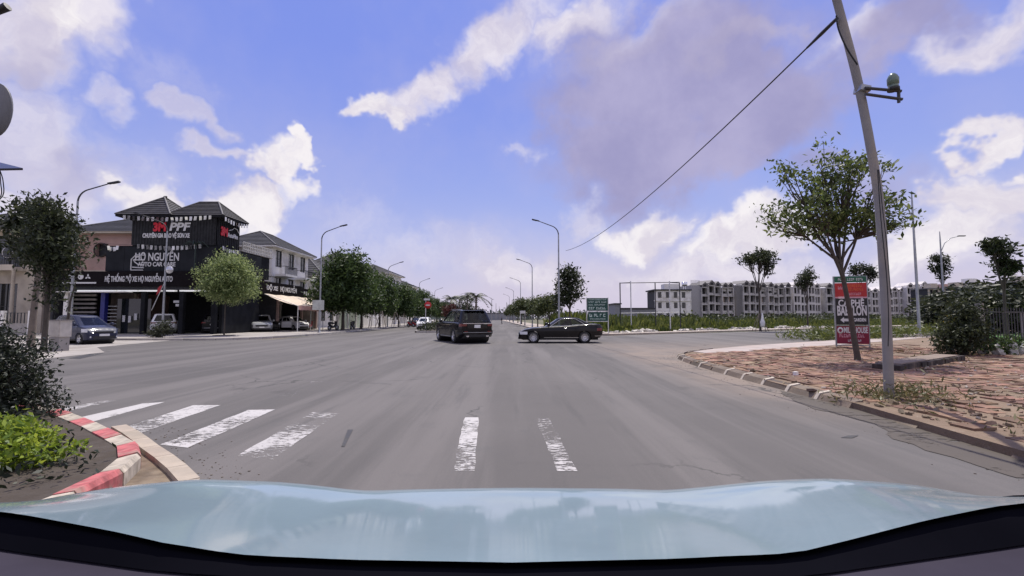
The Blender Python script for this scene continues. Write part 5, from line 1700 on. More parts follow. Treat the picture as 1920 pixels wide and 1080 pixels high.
gl, gr = 'street lamps on the left pavement', 'street lamps on the right pavement'
lpos = {}
for i, (px, y, lab) in enumerate(((600, 42, 'street lamp carrying the white sign panel, right of the awning'), (727, 70, 'second street lamp on the left, beside the street trees'),
                                  (786, 100, 'third street lamp on the left, above the dark tree'), (815, 131, 'fourth left street lamp, between trees and palms'))):
    lamp(lab, ((px - 960) / FPX * y, y, .12), 0 if True else 0, gl)
for i, (px, y, lab) in enumerate(((1048, 39.7, 'tall street lamp behind the black saloon where the overhead cable ends'), (998, 66.8, 'second street lamp on the right'), (976, 98, 'third street lamp on the right'),
                                  (963, 130, 'fourth right street lamp, small and far'), (955, 165, 'farthest right street lamp'))):
    lamp(lab, ((px - 960) / FPX * y, y, .12), PI, gr)
lamp('street lamp in front of the workshop, its head against the tiled roof', (G(304, 632).x, G(304, 632).y, .12), R(205), 'street lamps by the workshop', .93)
lamp('street lamp behind the dark trees at far left, arm over the pink house', ((134 - 960) / FPX * 31.5, 31.5, .12), R(8), 'street lamps by the workshop', 1.10)
# far utility poles down the street
pole_m = MB().lathe([(.16, 0), (.10, 9)], 6).mesh('pole', conc)
for i, (px, y) in enumerate(((922, 190), (930, 240), (936, 300), (950, 220), (944, 330))):
    t = thing('utility_pole', 'thin far pole standing against the sky at the end of the street', 'pole', ((px - 960) / FPX * y, y, 0), 0, 'far poles at the end of the street')
    put('pole', pole_m, t)

# right side lamps with upswept arms
for px, y, lab, arms, hgt in ((1721, 33, 'slim steel lamp post with one swept arm, right of the concrete pole', [-1], 9.9), (1770, 44, 'lamp post whose single arm sweeps right, before the knobbly trees', [1], 9.0)):
    x = (px - 960) / FPX * y
    t = thing('street_lamp', lab, 'street lamp', (x, y, 0), R(0))
    MB().lathe([(.15, 0), (.13, .05), (.1, .3), (.08, hgt * .6), (.055, hgt), (.03, hgt + .8)], 8).build('pole', metal_grey, t)
    for a in arms:
        MB().tube([(0, 0, hgt - 1.2), (a * .4, 0, hgt - .35), (a * 1.0, 0, hgt + .15), (a * 1.9, 0, hgt + .35)], [.04, .038, .034, .028], 6).build('arm', metal_grey, t)
        if abs(a) > .5: MB().cbox((a * 2.1, 0, hgt + .37), (.65, .2, .08)).build('lamp_head', metal_dk, t)

# ------------------------------------------------------------------ concrete pole, cables
pole_c = M('weathered pole concrete', (.26, .245, .235), .85, scale=1.2, bump=.3, bscale=25, dirt=(.36, .31, .25), dscale=.9)
pb = G(1667, 748, .09); PD = pb.y
cp = thing('concrete_pole', 'leaning grey concrete utility pole on the tiled corner', 'utility pole', (pb.x, pb.y, .06))
prof = [(1667, 748), (1662, 600), (1650, 400), (1634, 290), (1610, 165), (1586, 70), (1562, -20), (1545, -80)]
PP = [at(x, y, PD) for x, y in prof]
PP[0].z = 0.0
spts = smooth_path([(p.x - pb.x, 0, p.z) for p in PP], 4)
rad = [.074 - .012 * i / (len(spts) - 1) for i in range(len(spts))]
MB().tube(spts, rad, 14).build('shaft', pole_c, cp)
br = at(1612, 176, PD); bx, bz = br.x - pb.x, br.z
MB().cbox((bx + .03, -.02, bz), (.17, .19, .10), ry=R(12)).build('clamp', metal_grey, cp)
ea, eb = at(1678, 184, PD), at(1680, 199, PD)
MB().tube([(bx, -.13, bz - .02), (ea.x - pb.x, -.13, ea.z)], .028, 6).build('crossarm', metal_dk, cp)
MB().tube([(bx, -.13, bz - .13), (eb.x - pb.x, -.13, eb.z)], .028, 6).build('crossarm', metal_dk, cp)
MB().tube([(ea.x - pb.x - .04, -.13, ea.z + .03), (eb.x - pb.x - .06, -.13, eb.z - .06)], .025, 6).build('bolt', metal_dk, cp)
ins = M('green glass insulator', (.12, .17, .13), .2, spec=.7)
ip_ = at(1664, 180, PD)
MB().lathe([(.0, -.0), (.07, .0), (.078, .05), (.06, .07), (.085, .08), (.088, .18), (.062, .24), (.03, .275), (0, .28)], 14, 'Z', (ip_.x - pb.x, -.13, ip_.z + .0)).build('insulator', ins, cp)
MB().lathe([(0, -.03), (.09, -.03), (.09, .02), (0, .02)], 12, 'Z', (ip_.x - pb.x, -.13, ip_.z)).build('insulator_cap', black, cp)
wire = M('black cable', (.012, .012, .013), .6)
# cable loops that hang along the pole
c1 = smooth_path([(p.x - pb.x, -.14, p.z) for p in (at(1558, 45, PD), at(1562, 70, PD), at(1577, 105, PD), at(1597, 136, PD))], 5)
MB().tube(c1, .014, 5).build('cable_loop', wire, cp)
c2 = smooth_path([(p.x - pb.x, -.16, p.z) for p in (at(1632, 330, PD), at(1638, 420, PD), at(1648, 520, PD), at(1652, 600, PD), at(1651, 655, PD))], 5)
MB().tube(c2, .008, 5).build('cable', wire, cp)
c3 = smooth_path([(p.x - pb.x, -.16, p.z) for p in (at(1634, 330, PD), at(1641, 400, PD), at(1649, 470, PD), at(1656, 560, PD))], 5)
MB().tube(c3, .007, 5).build('cable', wire, cp)
A0, A1 = at(1570, 34, PD - .07), at(1061, 470, 39.6)
oc_ = MB(); pts = []
for k in range(41):
    t_ = k / 40; p = A0.lerp(A1, t_); p.z -= 4 * .75 * t_ * (1 - t_); pts.append(p - A0)
oc_.tube(pts, [.016] * 41, 5)
oco = thing('overhead_cable', 'black overhead cable slung from the concrete pole across the sky to a street lamp', 'cable', A0)
oc_.build('wire', wire, oco)
MB().tube([pts[0], pts[0].lerp(pts[1], .5), pts[1]], [.03, .035, .02], 6).build('cable_clamp', black, oco)
# dry weeds round the foot of the pole
wd = []
for _ in range(60): wd.append((pb.x + random.gauss(0, .45), pb.y + random.gauss(0, .25), .12 + random.random() * .14))
for _ in range(36): wd.append((random.uniform(5.7, 9), random.uniform(5.5, 8.2), .10))
for _ in range(24): wd.append((random.uniform(9.5, 15.5), random.uniform(11, 18), .12 + random.random() * .06))
stuff(put('weeds', leaves_mesh('weeds', wd, 16, .20, .11, leaf_mat('dry weeds', (.07, .075, .025), (.20, .18, .08), .25), 131, width=.2, up=-.2)))
# dark patchy band laid along the gutter at the near kerb
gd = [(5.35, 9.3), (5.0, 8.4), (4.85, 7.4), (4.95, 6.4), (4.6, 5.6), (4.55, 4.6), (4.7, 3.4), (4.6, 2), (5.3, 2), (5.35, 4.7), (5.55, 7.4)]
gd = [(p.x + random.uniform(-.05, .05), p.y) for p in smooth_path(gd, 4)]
stuff(MB().sheet(gd, .006).build('gutter_band', paint_mark('dark gutter band', (.075, .060, .048), .40, 3.0)))
# earth clods and broken tile scattered over the corner
cd = MB()
for _ in range(1500):
    x, y = 5.5 + abs(random.gauss(0, 4.2)), random.uniform(2.5, 15.5)
    if random.random() < (y - 7) * .11: continue
    s_ = random.uniform(.012, .055) * (1.6 if random.random() < .06 else 1)
    cd.cbox((x, y, .10 + s_ * .25), (s_ * random.uniform(1, 2.6), s_ * random.uniform(.8, 1.5), s_ * random.uniform(.5, .9)), random.random() * 3, random.uniform(-.5, .5), random.uniform(-.5, .5))
stuff(cd.build('earth_clods', M('earth clods', (.19, .135, .095), .95, piece=.5, var=.25)))
# crumbled stones and litter on the corner
rb_ = MB()
for _ in range(500):
    x, y = random.uniform(5.75, 15), random.uniform(3.0, 16)
    s_ = random.uniform(.015, .05); rb_.cbox((x, y, .10 + s_ * .3), (s_ * random.uniform(.8, 2), s_, s_ * .7), random.random() * 3, random.random(), random.random())
stuff(rb_.build('rubble', M('pale rubble', (.40, .35, .30), .9, piece=.35)))
lp = G(1492, 705, .1); MB().cbox((0, 0, .05), (.10, .07, .08), .4).build('litter_cup', plate_m) .location = (lp.x, lp.y, .11)
tag(bpy.data.objects['litter_cup'], 'small white scrap of litter lying on the reddish tiles', 'litter')

# ------------------------------------------------------------------ long concrete slab lying beside the airy tree
sA, sB = G(1688, 697, .1), G(1808, 676, .1)
sl_ = thing('concrete_slab', 'long low slab with dark broken edge lying on the tiles right of the concrete pole', 'slab', (sA.x, sA.y, .08))
dv = sB - sA; ang = math.atan2(dv.y, dv.x)
mb = MB(); n = 14
for i in range(n):
    x0, x1 = dv.length * i / n, dv.length * (i + .97) / n
    mb.box(x0, x1, random.uniform(-.04, .02), .55 + random.uniform(-.05, .1), .0, .17 + random.uniform(-.012, .012), Matrix.Rotation(ang, 4, 'Z'))
mb.build('slab_piece', M('dark brown concrete', (.045, .034, .030), .9, var=.3, piece=.2, bump=.5, dirt=(.20, .16, .13)), sl_)  # dark brown tone over the whole piece, lighter cover on top
mb = MB(); mb.box(.3, dv.length * .96, .06, .62, .172, .20, Matrix.Rotation(ang, 4, 'Z')); mb.build('cover_plate', M('dusty cover', (.22, .17, .135), .9, dirt=(.2, .16, .12)), sl_)
# ------------------------------------------------------------------ the tall cafe sign
sg0 = G(1600, 652, .1); SW = 1.5
sign = thing('cafe_sign', 'tall red and black cafe sign on steel legs behind the airy tree trunk', 'sign', (sg0.x + .0, sg0.y, .1), R(-18))
sign.scale = (.80, 1, 1)
k_ = sg0.y / FPX
def sz(py): return (596 - py) * sg0.y / FPX + CAM_H - .1 - .13
fr = MB()
for x in (-.80, .80): fr.box(x - .035, x + .035, .01, .07, -.1, sz(512))
fr.box(-.80, .80, .012, .068, sz(512) - .04, sz(512)); fr.box(-.80, .80, .012, .068, sz(640) - .06, sz(640) - .02); fr.box(-.80, .80, .012, .068, sz(604) - .03, sz(604) + .01)
fr.build('sign_frame', metal_grey, sign)
rd1 = M('red sign panel', (.42, .022, .022), .5, var=.1); rd2 = M('maroon sign panel', (.21, .008, .035), .5, var=.1); bk_ = M('black sign panel', (.012, .012, .012), .5); gn = M('green sign panel', (.012, .11, .055), .5)
pnk = M('pink lettering', (.60, .30, .36), .6)
for nm, y0, y1, m_ in (('sign_panel', 513, 524, gn), ('sign_panel', 525, 551, rd1), ('sign_panel', 554, 603, bk_), ('sign_panel', 606, 639, rd2)):
    MB().box(-.765, .765, -.03, .03, sz(y1), sz(y0)).build(nm, m_, sign)
MB().box(-.765, .765, -.031, .031, sz(553.6), sz(551.4)).build('sign_strip', pnk, sign)
def words(z, h, spans, m_, y=-.034):
    w_ = MB()
    for x0, x1 in spans:
        n = max(1, int((x1 - x0) / (h * .75)))
        for i in range(n):
            a = x0 + (x1 - x0) * i / n; b2 = a + (x1 - x0) / n * .72
            c = random.random()
            w_.box(a, a + .3 * (b2 - a), y, y + .01, z - h / 2, z + h / 2)
            if c < .6: w_.box(a + .3 * (b2 - a), b2, y, y + .01, z + h * .25, z + h / 2)
            if c > .3: w_.box(a + .3 * (b2 - a), b2, y, y + .01, z - h / 2, z - h * .25)
            if c > .8 or c < .2: w_.box(b2 - .3 * (b2 - a), b2, y, y + .01, z - h * .25, z + h * .25)
    return w_
words(sz(518.5), .11, ((-.6, -.25), (-.15, .2), (.28, .62)), white_let).build('lettering', white_let, sign)
w_ = words(sz(531), .12, ((-.15, .55),), white_let); words2 = words(sz(537.5), .10, ((-.2, .62),), white_let)
w_.build('lettering', M('orange lettering', (.55, .12, .03), .6), sign); words2.build('lettering', M('orange lettering', (.55, .12, .03), .6), sign)
words(sz(546), .11, ((-.35, .5),), white_let).build('lettering', pnk, sign)
words(sz(534), .14, ((-.62, -.38),), white_let).build('lettering', pnk, sign)
text('CÀ PHÊ', .42, white_let, sign, (-.02, -.035, sz(563.5)), (PI / 2, 0, 0), bold=.012, ext=.004, fitw=1.25)
text('BABYLON', .60, white_let, sign, (0, -.035, sz(578)), (PI / 2, 0, 0), bold=.02, ext=.004, fitw=1.42)
ar = MB(); zc = sz(594.5)
ar.add([(-.58, -.035, zc), (-.40, -.035, zc + .13), (-.40, -.035, zc + .06), (-.08, -.035, zc + .06), (-.08, -.035, zc - .06), (-.40, -.035, zc - .06), (-.40, -.035, zc - .13)], [(0, 1, 2, 3, 4, 5, 6)])
ar.build('arrow', white_let, sign)
text('GARDEN', .2, white_let, sign, (.36, -.035, zc), (PI / 2, 0, 0), bold=.008, ext=.004, fitw=.6)
MB().lathe([(.075, -.036), (.15, -.036), (.15, -.032), (.075, -.032)], 18, 'Y', (-.60, 0, sz(614))).build('emblem', white_let, sign)
text('MILK HOUSE', .36, white_let, sign, (.14, -.035, sz(614)), (PI / 2, 0, 0), bold=.01, ext=.004, fitw=1.15)
words(sz(624), .14, ((-.66, -.1), (.02, .58)), white_let).build('lettering', pnk, sign)
words(sz(633), .10, ((-.25, .15), (.25, .4)), white_let).build('lettering', white_let, sign)

# ------------------------------------------------------------------ green information board behind the saloon
gb0 = ((1125 - 960) / FPX * 38.6, 39.8)
gb = thing('information_board', 'green board with white lines of writing on posts behind the saloon boot', 'sign', (gb0[0], gb0[1], .12))
MB().box(-.90, .90, -.03, .03, 1.95, 3.05).build('sign_panel', M('dark green board', (.010, .06, .045), .5), gb)
MB().box(-.82, .90, -.03, .03, 1.05, 1.85).build('sign_panel', M('dark green board', (.010, .06, .045), .5), gb)
for x in (-.93, .93): MB().box(x - .03, x + .03, -.02, .05, 0, 3.1).build('post', metal_wh, gb)
for z in (1.88, 1.0): MB().box(-.9, .9, -.04, .04, z, z + .06).build('rail', metal_wh, gb)
gl_m = M('pale green lettering', (.55, .66, .60), .6)
for z, h, sp in ((2.93, .10, ((-.75, .8),)), (2.72, .15, ((-.75, -.3), (-.2, .25), (.35, .8))), (2.47, .12, ((-.75, -.35), (-.25, .7))), (2.17, .2, ((-.75, -.2), (-.1, .75))), (1.55, .26, ((-.7, -.4), (-.3, .1), (.2, .4), (.5, .75))), (1.25, .1, ((-.65, .7),))):
    words(z, h, sp, gl_m).build('lettering', gl_m, gb)
# ------------------------------------------------------------------ empty billboard frame
bfx = lambda px, y: (px - 960) / FPX * y
bf = thing('billboard_frame', 'empty steel billboard frame standing at the edge of the wild field', 'frame', (bfx(1219, 48), 48, .05))
fm = MB()
xl, xr_ = bfx(1183, 48) - bfx(1219, 48), bfx(1256, 48) - bfx(1219, 48)
for i, (x, y) in enumerate(((xl, 0), (xr_, 0), (bfx(1163, 50) - bfx(1219, 48), 2), (bfx(1275, 50) - bfx(1219, 48), 2.0), (bfx(1229, 50) - bfx(1219, 48), 2.0))):
    MB().tube([(x, y, 0), (x, y, 5.25)], .06, 8).build('post', metal_wh if i < 2 else metal_dk, bf)
for z in (5.2, 1.9):
    MB().tube([(bfx(1163, 50) - bfx(1219, 48), 2, z), (bfx(1275, 50) - bfx(1219, 48), 2, z + .1)], .04, 6).build('beam', metal_wh if z < 3 else metal_dk, bf)
for x0, x1 in ((xl, bfx(1163, 50) - bfx(1219, 48)), (xr_, bfx(1275, 50) - bfx(1219, 48))):
    MB().tube([(x0, 0, 5.1), (x1, 2, 5.2)], .04, 6).build('brace', metal_dk, bf)
# stakes round the field tree, white bag tied to it
st = thing('tree_stakes', 'leaning wooden stakes with a white bag round the flat-topped field tree', 'stakes', (bfx(1424, 49.6), 49.6, 0))
for k in range(5):
    a = 2 * PI * k / 5; MB().tube([(math.cos(a) * .9, math.sin(a) * .6, 0), (math.cos(a) * .12, math.sin(a) * .1, 1.9)], .035, 6).build('stake', bark, st)
MB().lathe([(.0, 0), (.20, .05), (.24, .5), (.12, 1.0), (.05, 1.5), (0, 1.55)], 10, 'Z', (.1, -.3, .45)).build('bag', plate_m, st)
for i, (px, y) in enumerate(((700, 60), (716, 61), (742, 68), (757, 69))):
    tst = thing('tree_stakes', ('first', 'second', 'third', 'fourth')[i] + ' set from the left of leaning pale stakes propping the street trees', 'stakes', (bfx(px, y), y, .12), 0, 'stakes propping the left street trees')
    for k in range(3):
        a = 2 * PI * k / 3 + i; MB().tube([(math.cos(a) * .85, math.sin(a) * .6, 0), (math.cos(a) * .1, math.sin(a) * .1, 2.3)], .045, 6).build('stake', M('pale stake wood', (.42, .36, .31), .8), tst)
# rubble heaps on the far kerb
hp = MB(); wm_ = M('broken plaster', (.50, .47, .42), .9, piece=.25)
for _ in range(900):
    u = random.random(); x = 7.5 + u * 40; y = np.interp(x, [8, 9.5, 30, 62], [41.5, 42.2, 57, 79]) - .2 + random.gauss(0, .35)
    amt = max(0, mnoise.noise(Vector((x * .35, 2, 0))) + .25)
    if random.random() > amt * 1.6: continue
    s_ = random.uniform(.08, .34) * (.6 + amt); hp.cbox((x, y, .08 + s_ * .4 * random.random()), (s_ * 1.6, s_, s_ * .7), random.random() * 3, random.uniform(-.5, .5), random.uniform(-.5, .5))
stuff(hp.build('rubble_heap', wm_))
# long low kerb on the right before the lawn
kq = MB().box(-.48, .48, -.1, .1, -.03, .22).mesh('kerb_stone', kerb_c)
for q, a, L in along([G(1655, 634, .1)[:2], G(1770, 630, .1)[:2], G(1784, 631, .1)[:2]], 1.0):
    put('kerb_stone', kq, cpv, (q.x, q.y, .1), (0, 0, a))

# ------------------------------------------------------------------ park on the right
lawn = struct(MB().sheet([(22.5, 18.6), (28, 18.6), (70, 30), (70, 50), (37, 40), (29, 29)], .13).build('lawn', M('bright lawn', (.05, .145, .022), .9, var=.25, scale=6, bump=.6)))
pf_ = thing('park_fence', 'dark park railing of upright bars with pale stone posts at the right edge', 'fence', (G(1842, 664, .1).x, G(1842, 664, .1).y, .1), R(16))
for k in range(5):
    MB().box(k * 2.6 - .09, k * 2.6 + .09, -.09, .09, 0, 1.9 if k == 0 else 1.55).build('post', conc, pf_)
bm_ = MB().tube([(0, 0, .1), (0, 0, 1.75)], .016, 5).mesh('bar', metal_dk)
for k in range(62): put('bar', bm_, pf_, (.25 + k * .17, 0, 0))
for z in (.35, 1.55): MB().box(0, 10.6, -.02, .02, z, z + .045).build('rail', metal_dk, pf_)
vg = []
for _ in range(420):
    t_ = random.random(); x = 19.5 + t_ * 17 + random.gauss(0, 1.0); y = 27.3 + t_ * 8 + random.uniform(.6, 5.0)
    vg.append((x, y, .15 + random.random() * (.35 + .5 * max(0, mnoise.noise(Vector((x * .4, y * .4, 9)))))))
stuff(put('verge_grass', leaves_mesh('verge_grass', vg, 26, .5, .30, grass_m, 145, width=.22, up=-.2)))
# grit, pebbles and dry leaves swept along the kerbs of the road
gr_ = MB()
for _ in range(800):
    if random.random() < .6:
        q = random.choice(kerb_line); x, y = q.x - abs(random.gauss(0, .35)) - .2, q.y + random.uniform(-.6, .6)
    else:
        q = random.choice(isl_out); x, y = q.x + abs(random.gauss(0, .3)) + .1, q.y + random.uniform(-.3, .3)
    s_ = random.uniform(.004, .012); gr_.cbox((x, y, s_ * .3), (s_ * random.uniform(1, 2), s_, s_ * .6), random.random() * 3)
stuff(gr_.build('grit', M('road grit', (.15, .125, .10), .95, piece=.5)))
# pale boulders along its foot
ro_ = []
def rock(s_, seed):
    bm2 = bmesh.new(); bmesh.ops.create_icosphere(bm2, subdivisions=2, radius=.5)
    for v_ in bm2.verts:
        nz = mnoise.noise(v_.co * 2.2 + Vector((seed, 0, 0))); v_.co *= .8 + .5 * nz; v_.co.z *= 1.3
    me_ = bpy.data.meshes.new('boulder'); bm2.to_mesh(me_); bm2.free(); me_.materials.append(M('pale boulder', (.50, .49, .47), .85, var=.2, dirt=(.25, .25, .22))); return me_
rk = [rock(1, i * 5.3) for i in range(3)]
for i in range(9):
    a = R(16); d = .35 + i * .78
    o = put('boulder', rk[i % 3], None, (pf_.location.x + math.cos(a) * d, pf_.location.y + math.sin(a) * d - .35, .22), (0, 0, i * 1.3)); o.scale = (.5, .4, .55 + .2 * (i % 2))
    tag(o, ['first', 'second', 'third', 'fourth', 'fifth', 'sixth', 'seventh', 'eighth', 'ninth'][i] + ' pale boulder from the left along the foot of the park railing', 'boulder', 'boulders along the park railing')
gp = []
for i in range(160):
    d = random.uniform(0, 7); gp.append((pf_.location.x + math.cos(R(16)) * d + random.gauss(0, .1), pf_.location.y + math.sin(R(16)) * d - .1 + random.gauss(0, .2), .2 + random.random() * .45))
stuff(put('border_plants', leaves_mesh('border_plants', gp, 22, .28, .16, leaf_g, 141, up=.2)))
s3 = G(1815, 672, .1)
shrub('shrub', 143, [(0, 0, .8, .65, .7, .8), (.35, .3, 1.2, .6, .7, 1.0), (-.35, .2, .5, .5, .6, .5)], 190, 36, .32, .13, leaf_dk, 'dense dark green shrub at the left end of the park railing', (s3.x + 1.1, s3.y + 1.2, .1), twigs=.4)
hedge = [('broad dark hedge tree behind the park shrub', 1832, 40, 4.2, 3.6), ('dark hedge tree rising behind the middle of the park railing', 1880, 44, 5.2, 4.4), ('dark hedge tree at the right picture edge behind the lawn', 1940, 42, 5.4, 4.6), ('rounded dark tree between the lamp post and the park', 1785, 52, 4.8, 3.6)]
hm_ = tree_meshes('hm', 151, [(0, 0, 2.4, 1.9, 1.5, 1.3), (1.3, 0, 2.0, 1.2, 1.2, 1.1), (-1.3, .1, 1.6, 1.3, 1.2, 1.3), (0, 0, 1.0, 2.0, 1.5, .9)], .9, .1, 230, 30, .62, .30, leaf_mat('hedge leaves', (.016, .024, .011), (.05, .06, .028), .25), bark_dk, 6, .3)
for i, (lab, px, y, w_, h_) in enumerate(hedge):
    plant('hedge_tree', hm_, lab, 'tree', (bfx(px, y), y, .05), i * 1.4, 'dark trees round the park', (w_ / 2.2, w_ / 2.4, h_ / 3.2))
s4 = at(1800, 588, 36)
shrub('shrub', 155, [(0, 0, .6, .9, .7, .6)], 60, 24, .3, .14, leaf_mat('yellow flowers', (.30, .22, .03), (.55, .42, .06), .3), 'yellow flowering bush at the field edge left of the park', (s4.x, 36, .5), twigs=.4)

# ------------------------------------------------------------------ terraces of unfinished houses beyond the field
raw = M('raw concrete frame', (.50, .48, .465), .9, var=.15, scale=.5, dirt=(.17, .155, .145), dscale=.3)
fin = M('white finished facade', (.60, .57, .56), .85, var=.06, scale=.4)
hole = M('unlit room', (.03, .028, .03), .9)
rfg = M('grey gable roof', (.20, .19, .19), .8)
def townhouse(label, cat_group, kind):
    t = thing('terrace_house', label, 'house', (0, 0, 0), 0, cat_group)
    w, d, n, fh = 3.7, 10, 4, 3.25
    m_ = raw if kind[:3] == 'raw' else fin
    f_ = MB()
    for x in (0, w - .42): f_.box(x, x + .42, 0, .45, 0, n * fh)
    if kind[:3] != 'raw': f_.box(w / 2 - .15, w / 2 + .15, .02, .4, 0, n * fh)
    for k in range(n + 1): f_.box(.42, w - .42, -.02, .42, k * fh - .18, k * fh + .18 + (.5 if kind[:3] != 'raw' and k < n and k > 0 else .0))
    f_.box(0, w, d - .2, d, 0, n * fh); f_.box(0, .2, .45, d - .2, 0, n * fh); f_.box(w - .2, w, .45, d - .2, 0, n * fh)
    f_.box(0, w, .45, d, n * fh - .05, n * fh + .12)
    f_.build('wall', m_, t)
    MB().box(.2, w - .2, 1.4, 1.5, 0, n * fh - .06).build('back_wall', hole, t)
    for k in range(n):
        if kind[:3] == 'raw':
            MB().box(.42, w - .42, .5, .62, k * fh + .18, k * fh + (.75 if kind == 'raw' else 1.0)).build('parapet', m_, t)
            if kind == 'raw2' and k in (0, 2): MB().box(.42, w * .55, .7, .8, k * fh + .18, k * fh + fh - .18).build('block_wall', M('grey block infill', (.30, .24, .21), .9), t)
            if kind == 'raw2' and k == 3: MB().box(.42, w - .42, .64, .7, k * fh + 1.9, k * fh + fh - .18).build('lintel_panel', m_, t)
        else:
            for sx in (.95, 2.75):
                MB().box(sx - .42, sx + .42, .05, .12, k * fh + .75, k * fh + .85).build('sill', m_, t)
    g_ = MB(); z = n * fh
    g_.add([(.15, -.1, z + .15), (w - .15, -.1, z + .15), (w - .15, -.1, z + .9), (w / 2, -.1, z + 2.0), (.15, -.1, z + .9)], [(0, 1, 2, 3, 4)])
    g_.add([(.0, -.25, z + .82), (w / 2, -.25, z + 2.05), (w / 2, d * .6, z + 2.05), (0, d * .6, z + .82)], [(0, 1, 2, 3)])
    g_.add([(w, -.25, z + .82), (w / 2, -.25, z + 2.05), (w / 2, d * .6, z + 2.05), (w, d * .6, z + .82)], [(3, 2, 1, 0)])
    g_.build('gable_roof', rfg if kind[:3] == 'raw' else m_, t)
    MB().box(w * .28, w * .72, -.13, -.09, z + .25, z + 1.2).build('gable_window', hole, t)
    return t
TR = townhouse('unfinished grey concrete terrace house with a gable, beyond the field', 'unfinished grey terrace houses beyond the field', 'raw')
TF = townhouse('finished white terrace house with a gable, beyond the field', 'white terrace houses beyond the field', 'fin')
TR2 = townhouse('unfinished grey concrete terrace house with block infill, beyond the field', 'unfinished grey terrace houses beyond the field', 'raw2')
used_ = set()
ORD = ['first', 'second', 'third', 'fourth', 'fifth', 'sixth', 'seventh', 'eighth', 'ninth', 'tenth', 'eleventh', 'twelfth']
def terrace(src, px0, px1, y0, y1, ztop_px, where=''):
    A, B = Vector((bfx(px0, y0), y0, 0)), Vector((bfx(px1, y1), y1, 0))
    L = (B - A).length; n = max(1, round(L / 3.72)); a = math.atan2(B.y - A.y, B.x - A.x)
    zt_ = (596 - ztop_px) * (y0 + y1) / 2 / FPX + CAM_H
    sc_ = (L / n / 3.7, 1, zt_ / 15.0)
    for i in range(n):
        p = A.lerp(B, i / n) + Vector((0, random.uniform(-.7, .7), 0))
        if src in (TR, TR2): src = (TR, TR2)[(i * 7 // 3) % 2]
        sc_ = (L / n / 3.7, 1, zt_ / 15.0 * random.uniform(.965, 1.035))
        if src not in used_:
            used_.add(src); src.location = p; src.rotation_euler = (0, 0, a); src.scale = sc_; o = src
        else: o = dup(src, p, a, None, None, sc_)
        o['label'] = '%s house from the left in the %s' % (ORD[i], where)
terrace(TR, 1316, 1378, 168, 176, 528, 'grey unfinished terrace beside the blank end wall')
terrace(TR, 1393, 1484, 178, 190, 529, 'grey unfinished terrace behind the flat-topped tree')
terrace(TF, 1487, 1541, 191, 196, 530, 'white terrace left of the cafe sign')
terrace(TR, 1549, 1574, 196, 198, 531, 'short grey terrace cut off by the cafe sign')
terrace(TF, 1622, 1700, 210, 214, 538, 'far lower white terrace behind the concrete pole')
terrace(TF, 1700, 1742, 212, 214, 529, 'white terrace right of the concrete pole')
ew = thing('end_wall', 'blank grey gable end closing the first unfinished terrace', 'wall', (bfx(1296, 168), 168, 0), R(12))
MB().box(0, 3.9, 0, 12, 0, 13.4).build('wall', M('grey render', (.36, .35, .36), .9), ew)
for k in range(12): MB().tube([(.2 + k * .32, .2, 13.4), (.2 + k * .32, .2, 15.4)], .05, 4).build('reinforcing_bar', metal_dk, ew)
ew2 = thing('scaffold_wall', 'grey end house wrapped in scaffolding between the two unfinished terraces', 'wall', (bfx(1380, 178), 178, 0), 0)
MB().box(0, 2.7, 0, 10, 0, 14.2).build('wall', M('grey render dark', (.20, .19, .19), .9), ew2)
for k in range(7): MB().tube([(k * .45, -.3, 0), (k * .45, -.3, 14.4)], .05, 4).build('scaffold_pole', metal_grey, ew2)
# ornate white house left of the terraces
oh = thing('white_house', 'ornate white house behind the empty billboard frame', 'house', (bfx(1228, 150), 150, 0))
hs_ = [(1 + i * 2.6, 2.2 + i * 2.6, z, z + 1.9) for i in range(4) for z in (1, 4.6, 8.0)]
wall_mb(11.6, 10.4, .3, hs_).build('wall', white_p, oh); MB().box(.2, 11.4, .5, 9, 0, 10.3).build('interior', interior, oh)
for h in hs_: window(oh, ((h[0] + h[1]) / 2, .16, h[2]), 'x', h[1] - h[0], h[3] - h[2], frame_d, glass_dk, 2, 1, bar=.08)
MB().box(-.3, 11.9, -.3, 0, 6.9, 7.2).build('string_course', white_p, oh); MB().box(-.4, 12, -.5, 9, 10.4, 10.8).build('roof', slate, oh)
MB().box(3.4, 8.4, .5, 4, 10.8, 12.6).build('roof_room', white_p, oh)
wt = MB()
for x in (10.2, 10.9):
    wt.lathe([(0, 0), (.55, .0), (.6, .5), (.55, 1.3), (0, 1.4)], 10, 'Z', (x, 2, 12.0)); wt.tube([(x, 2, 10.8), (x, 2, 12)], .1, 5)
wt.build('water_tank', chrome, oh)
ah = thing('white_house', 'tall narrow white house touching the blank grey end wall', 'house', (bfx(1283, 160), 160, 0))
hs_ = [(.5, 2.0, z, z + 2.0) for z in (1, 4.4, 7.8)]
wall_mb(2.5, 11, .3, hs_).build('wall', white_p, ah); MB().box(.1, 2.4, .5, 8, 0, 10.9).build('interior', interior, ah); MB().box(-.2, 2.6, -.4, 8, 11, 11.3).build('roof', slate, ah)
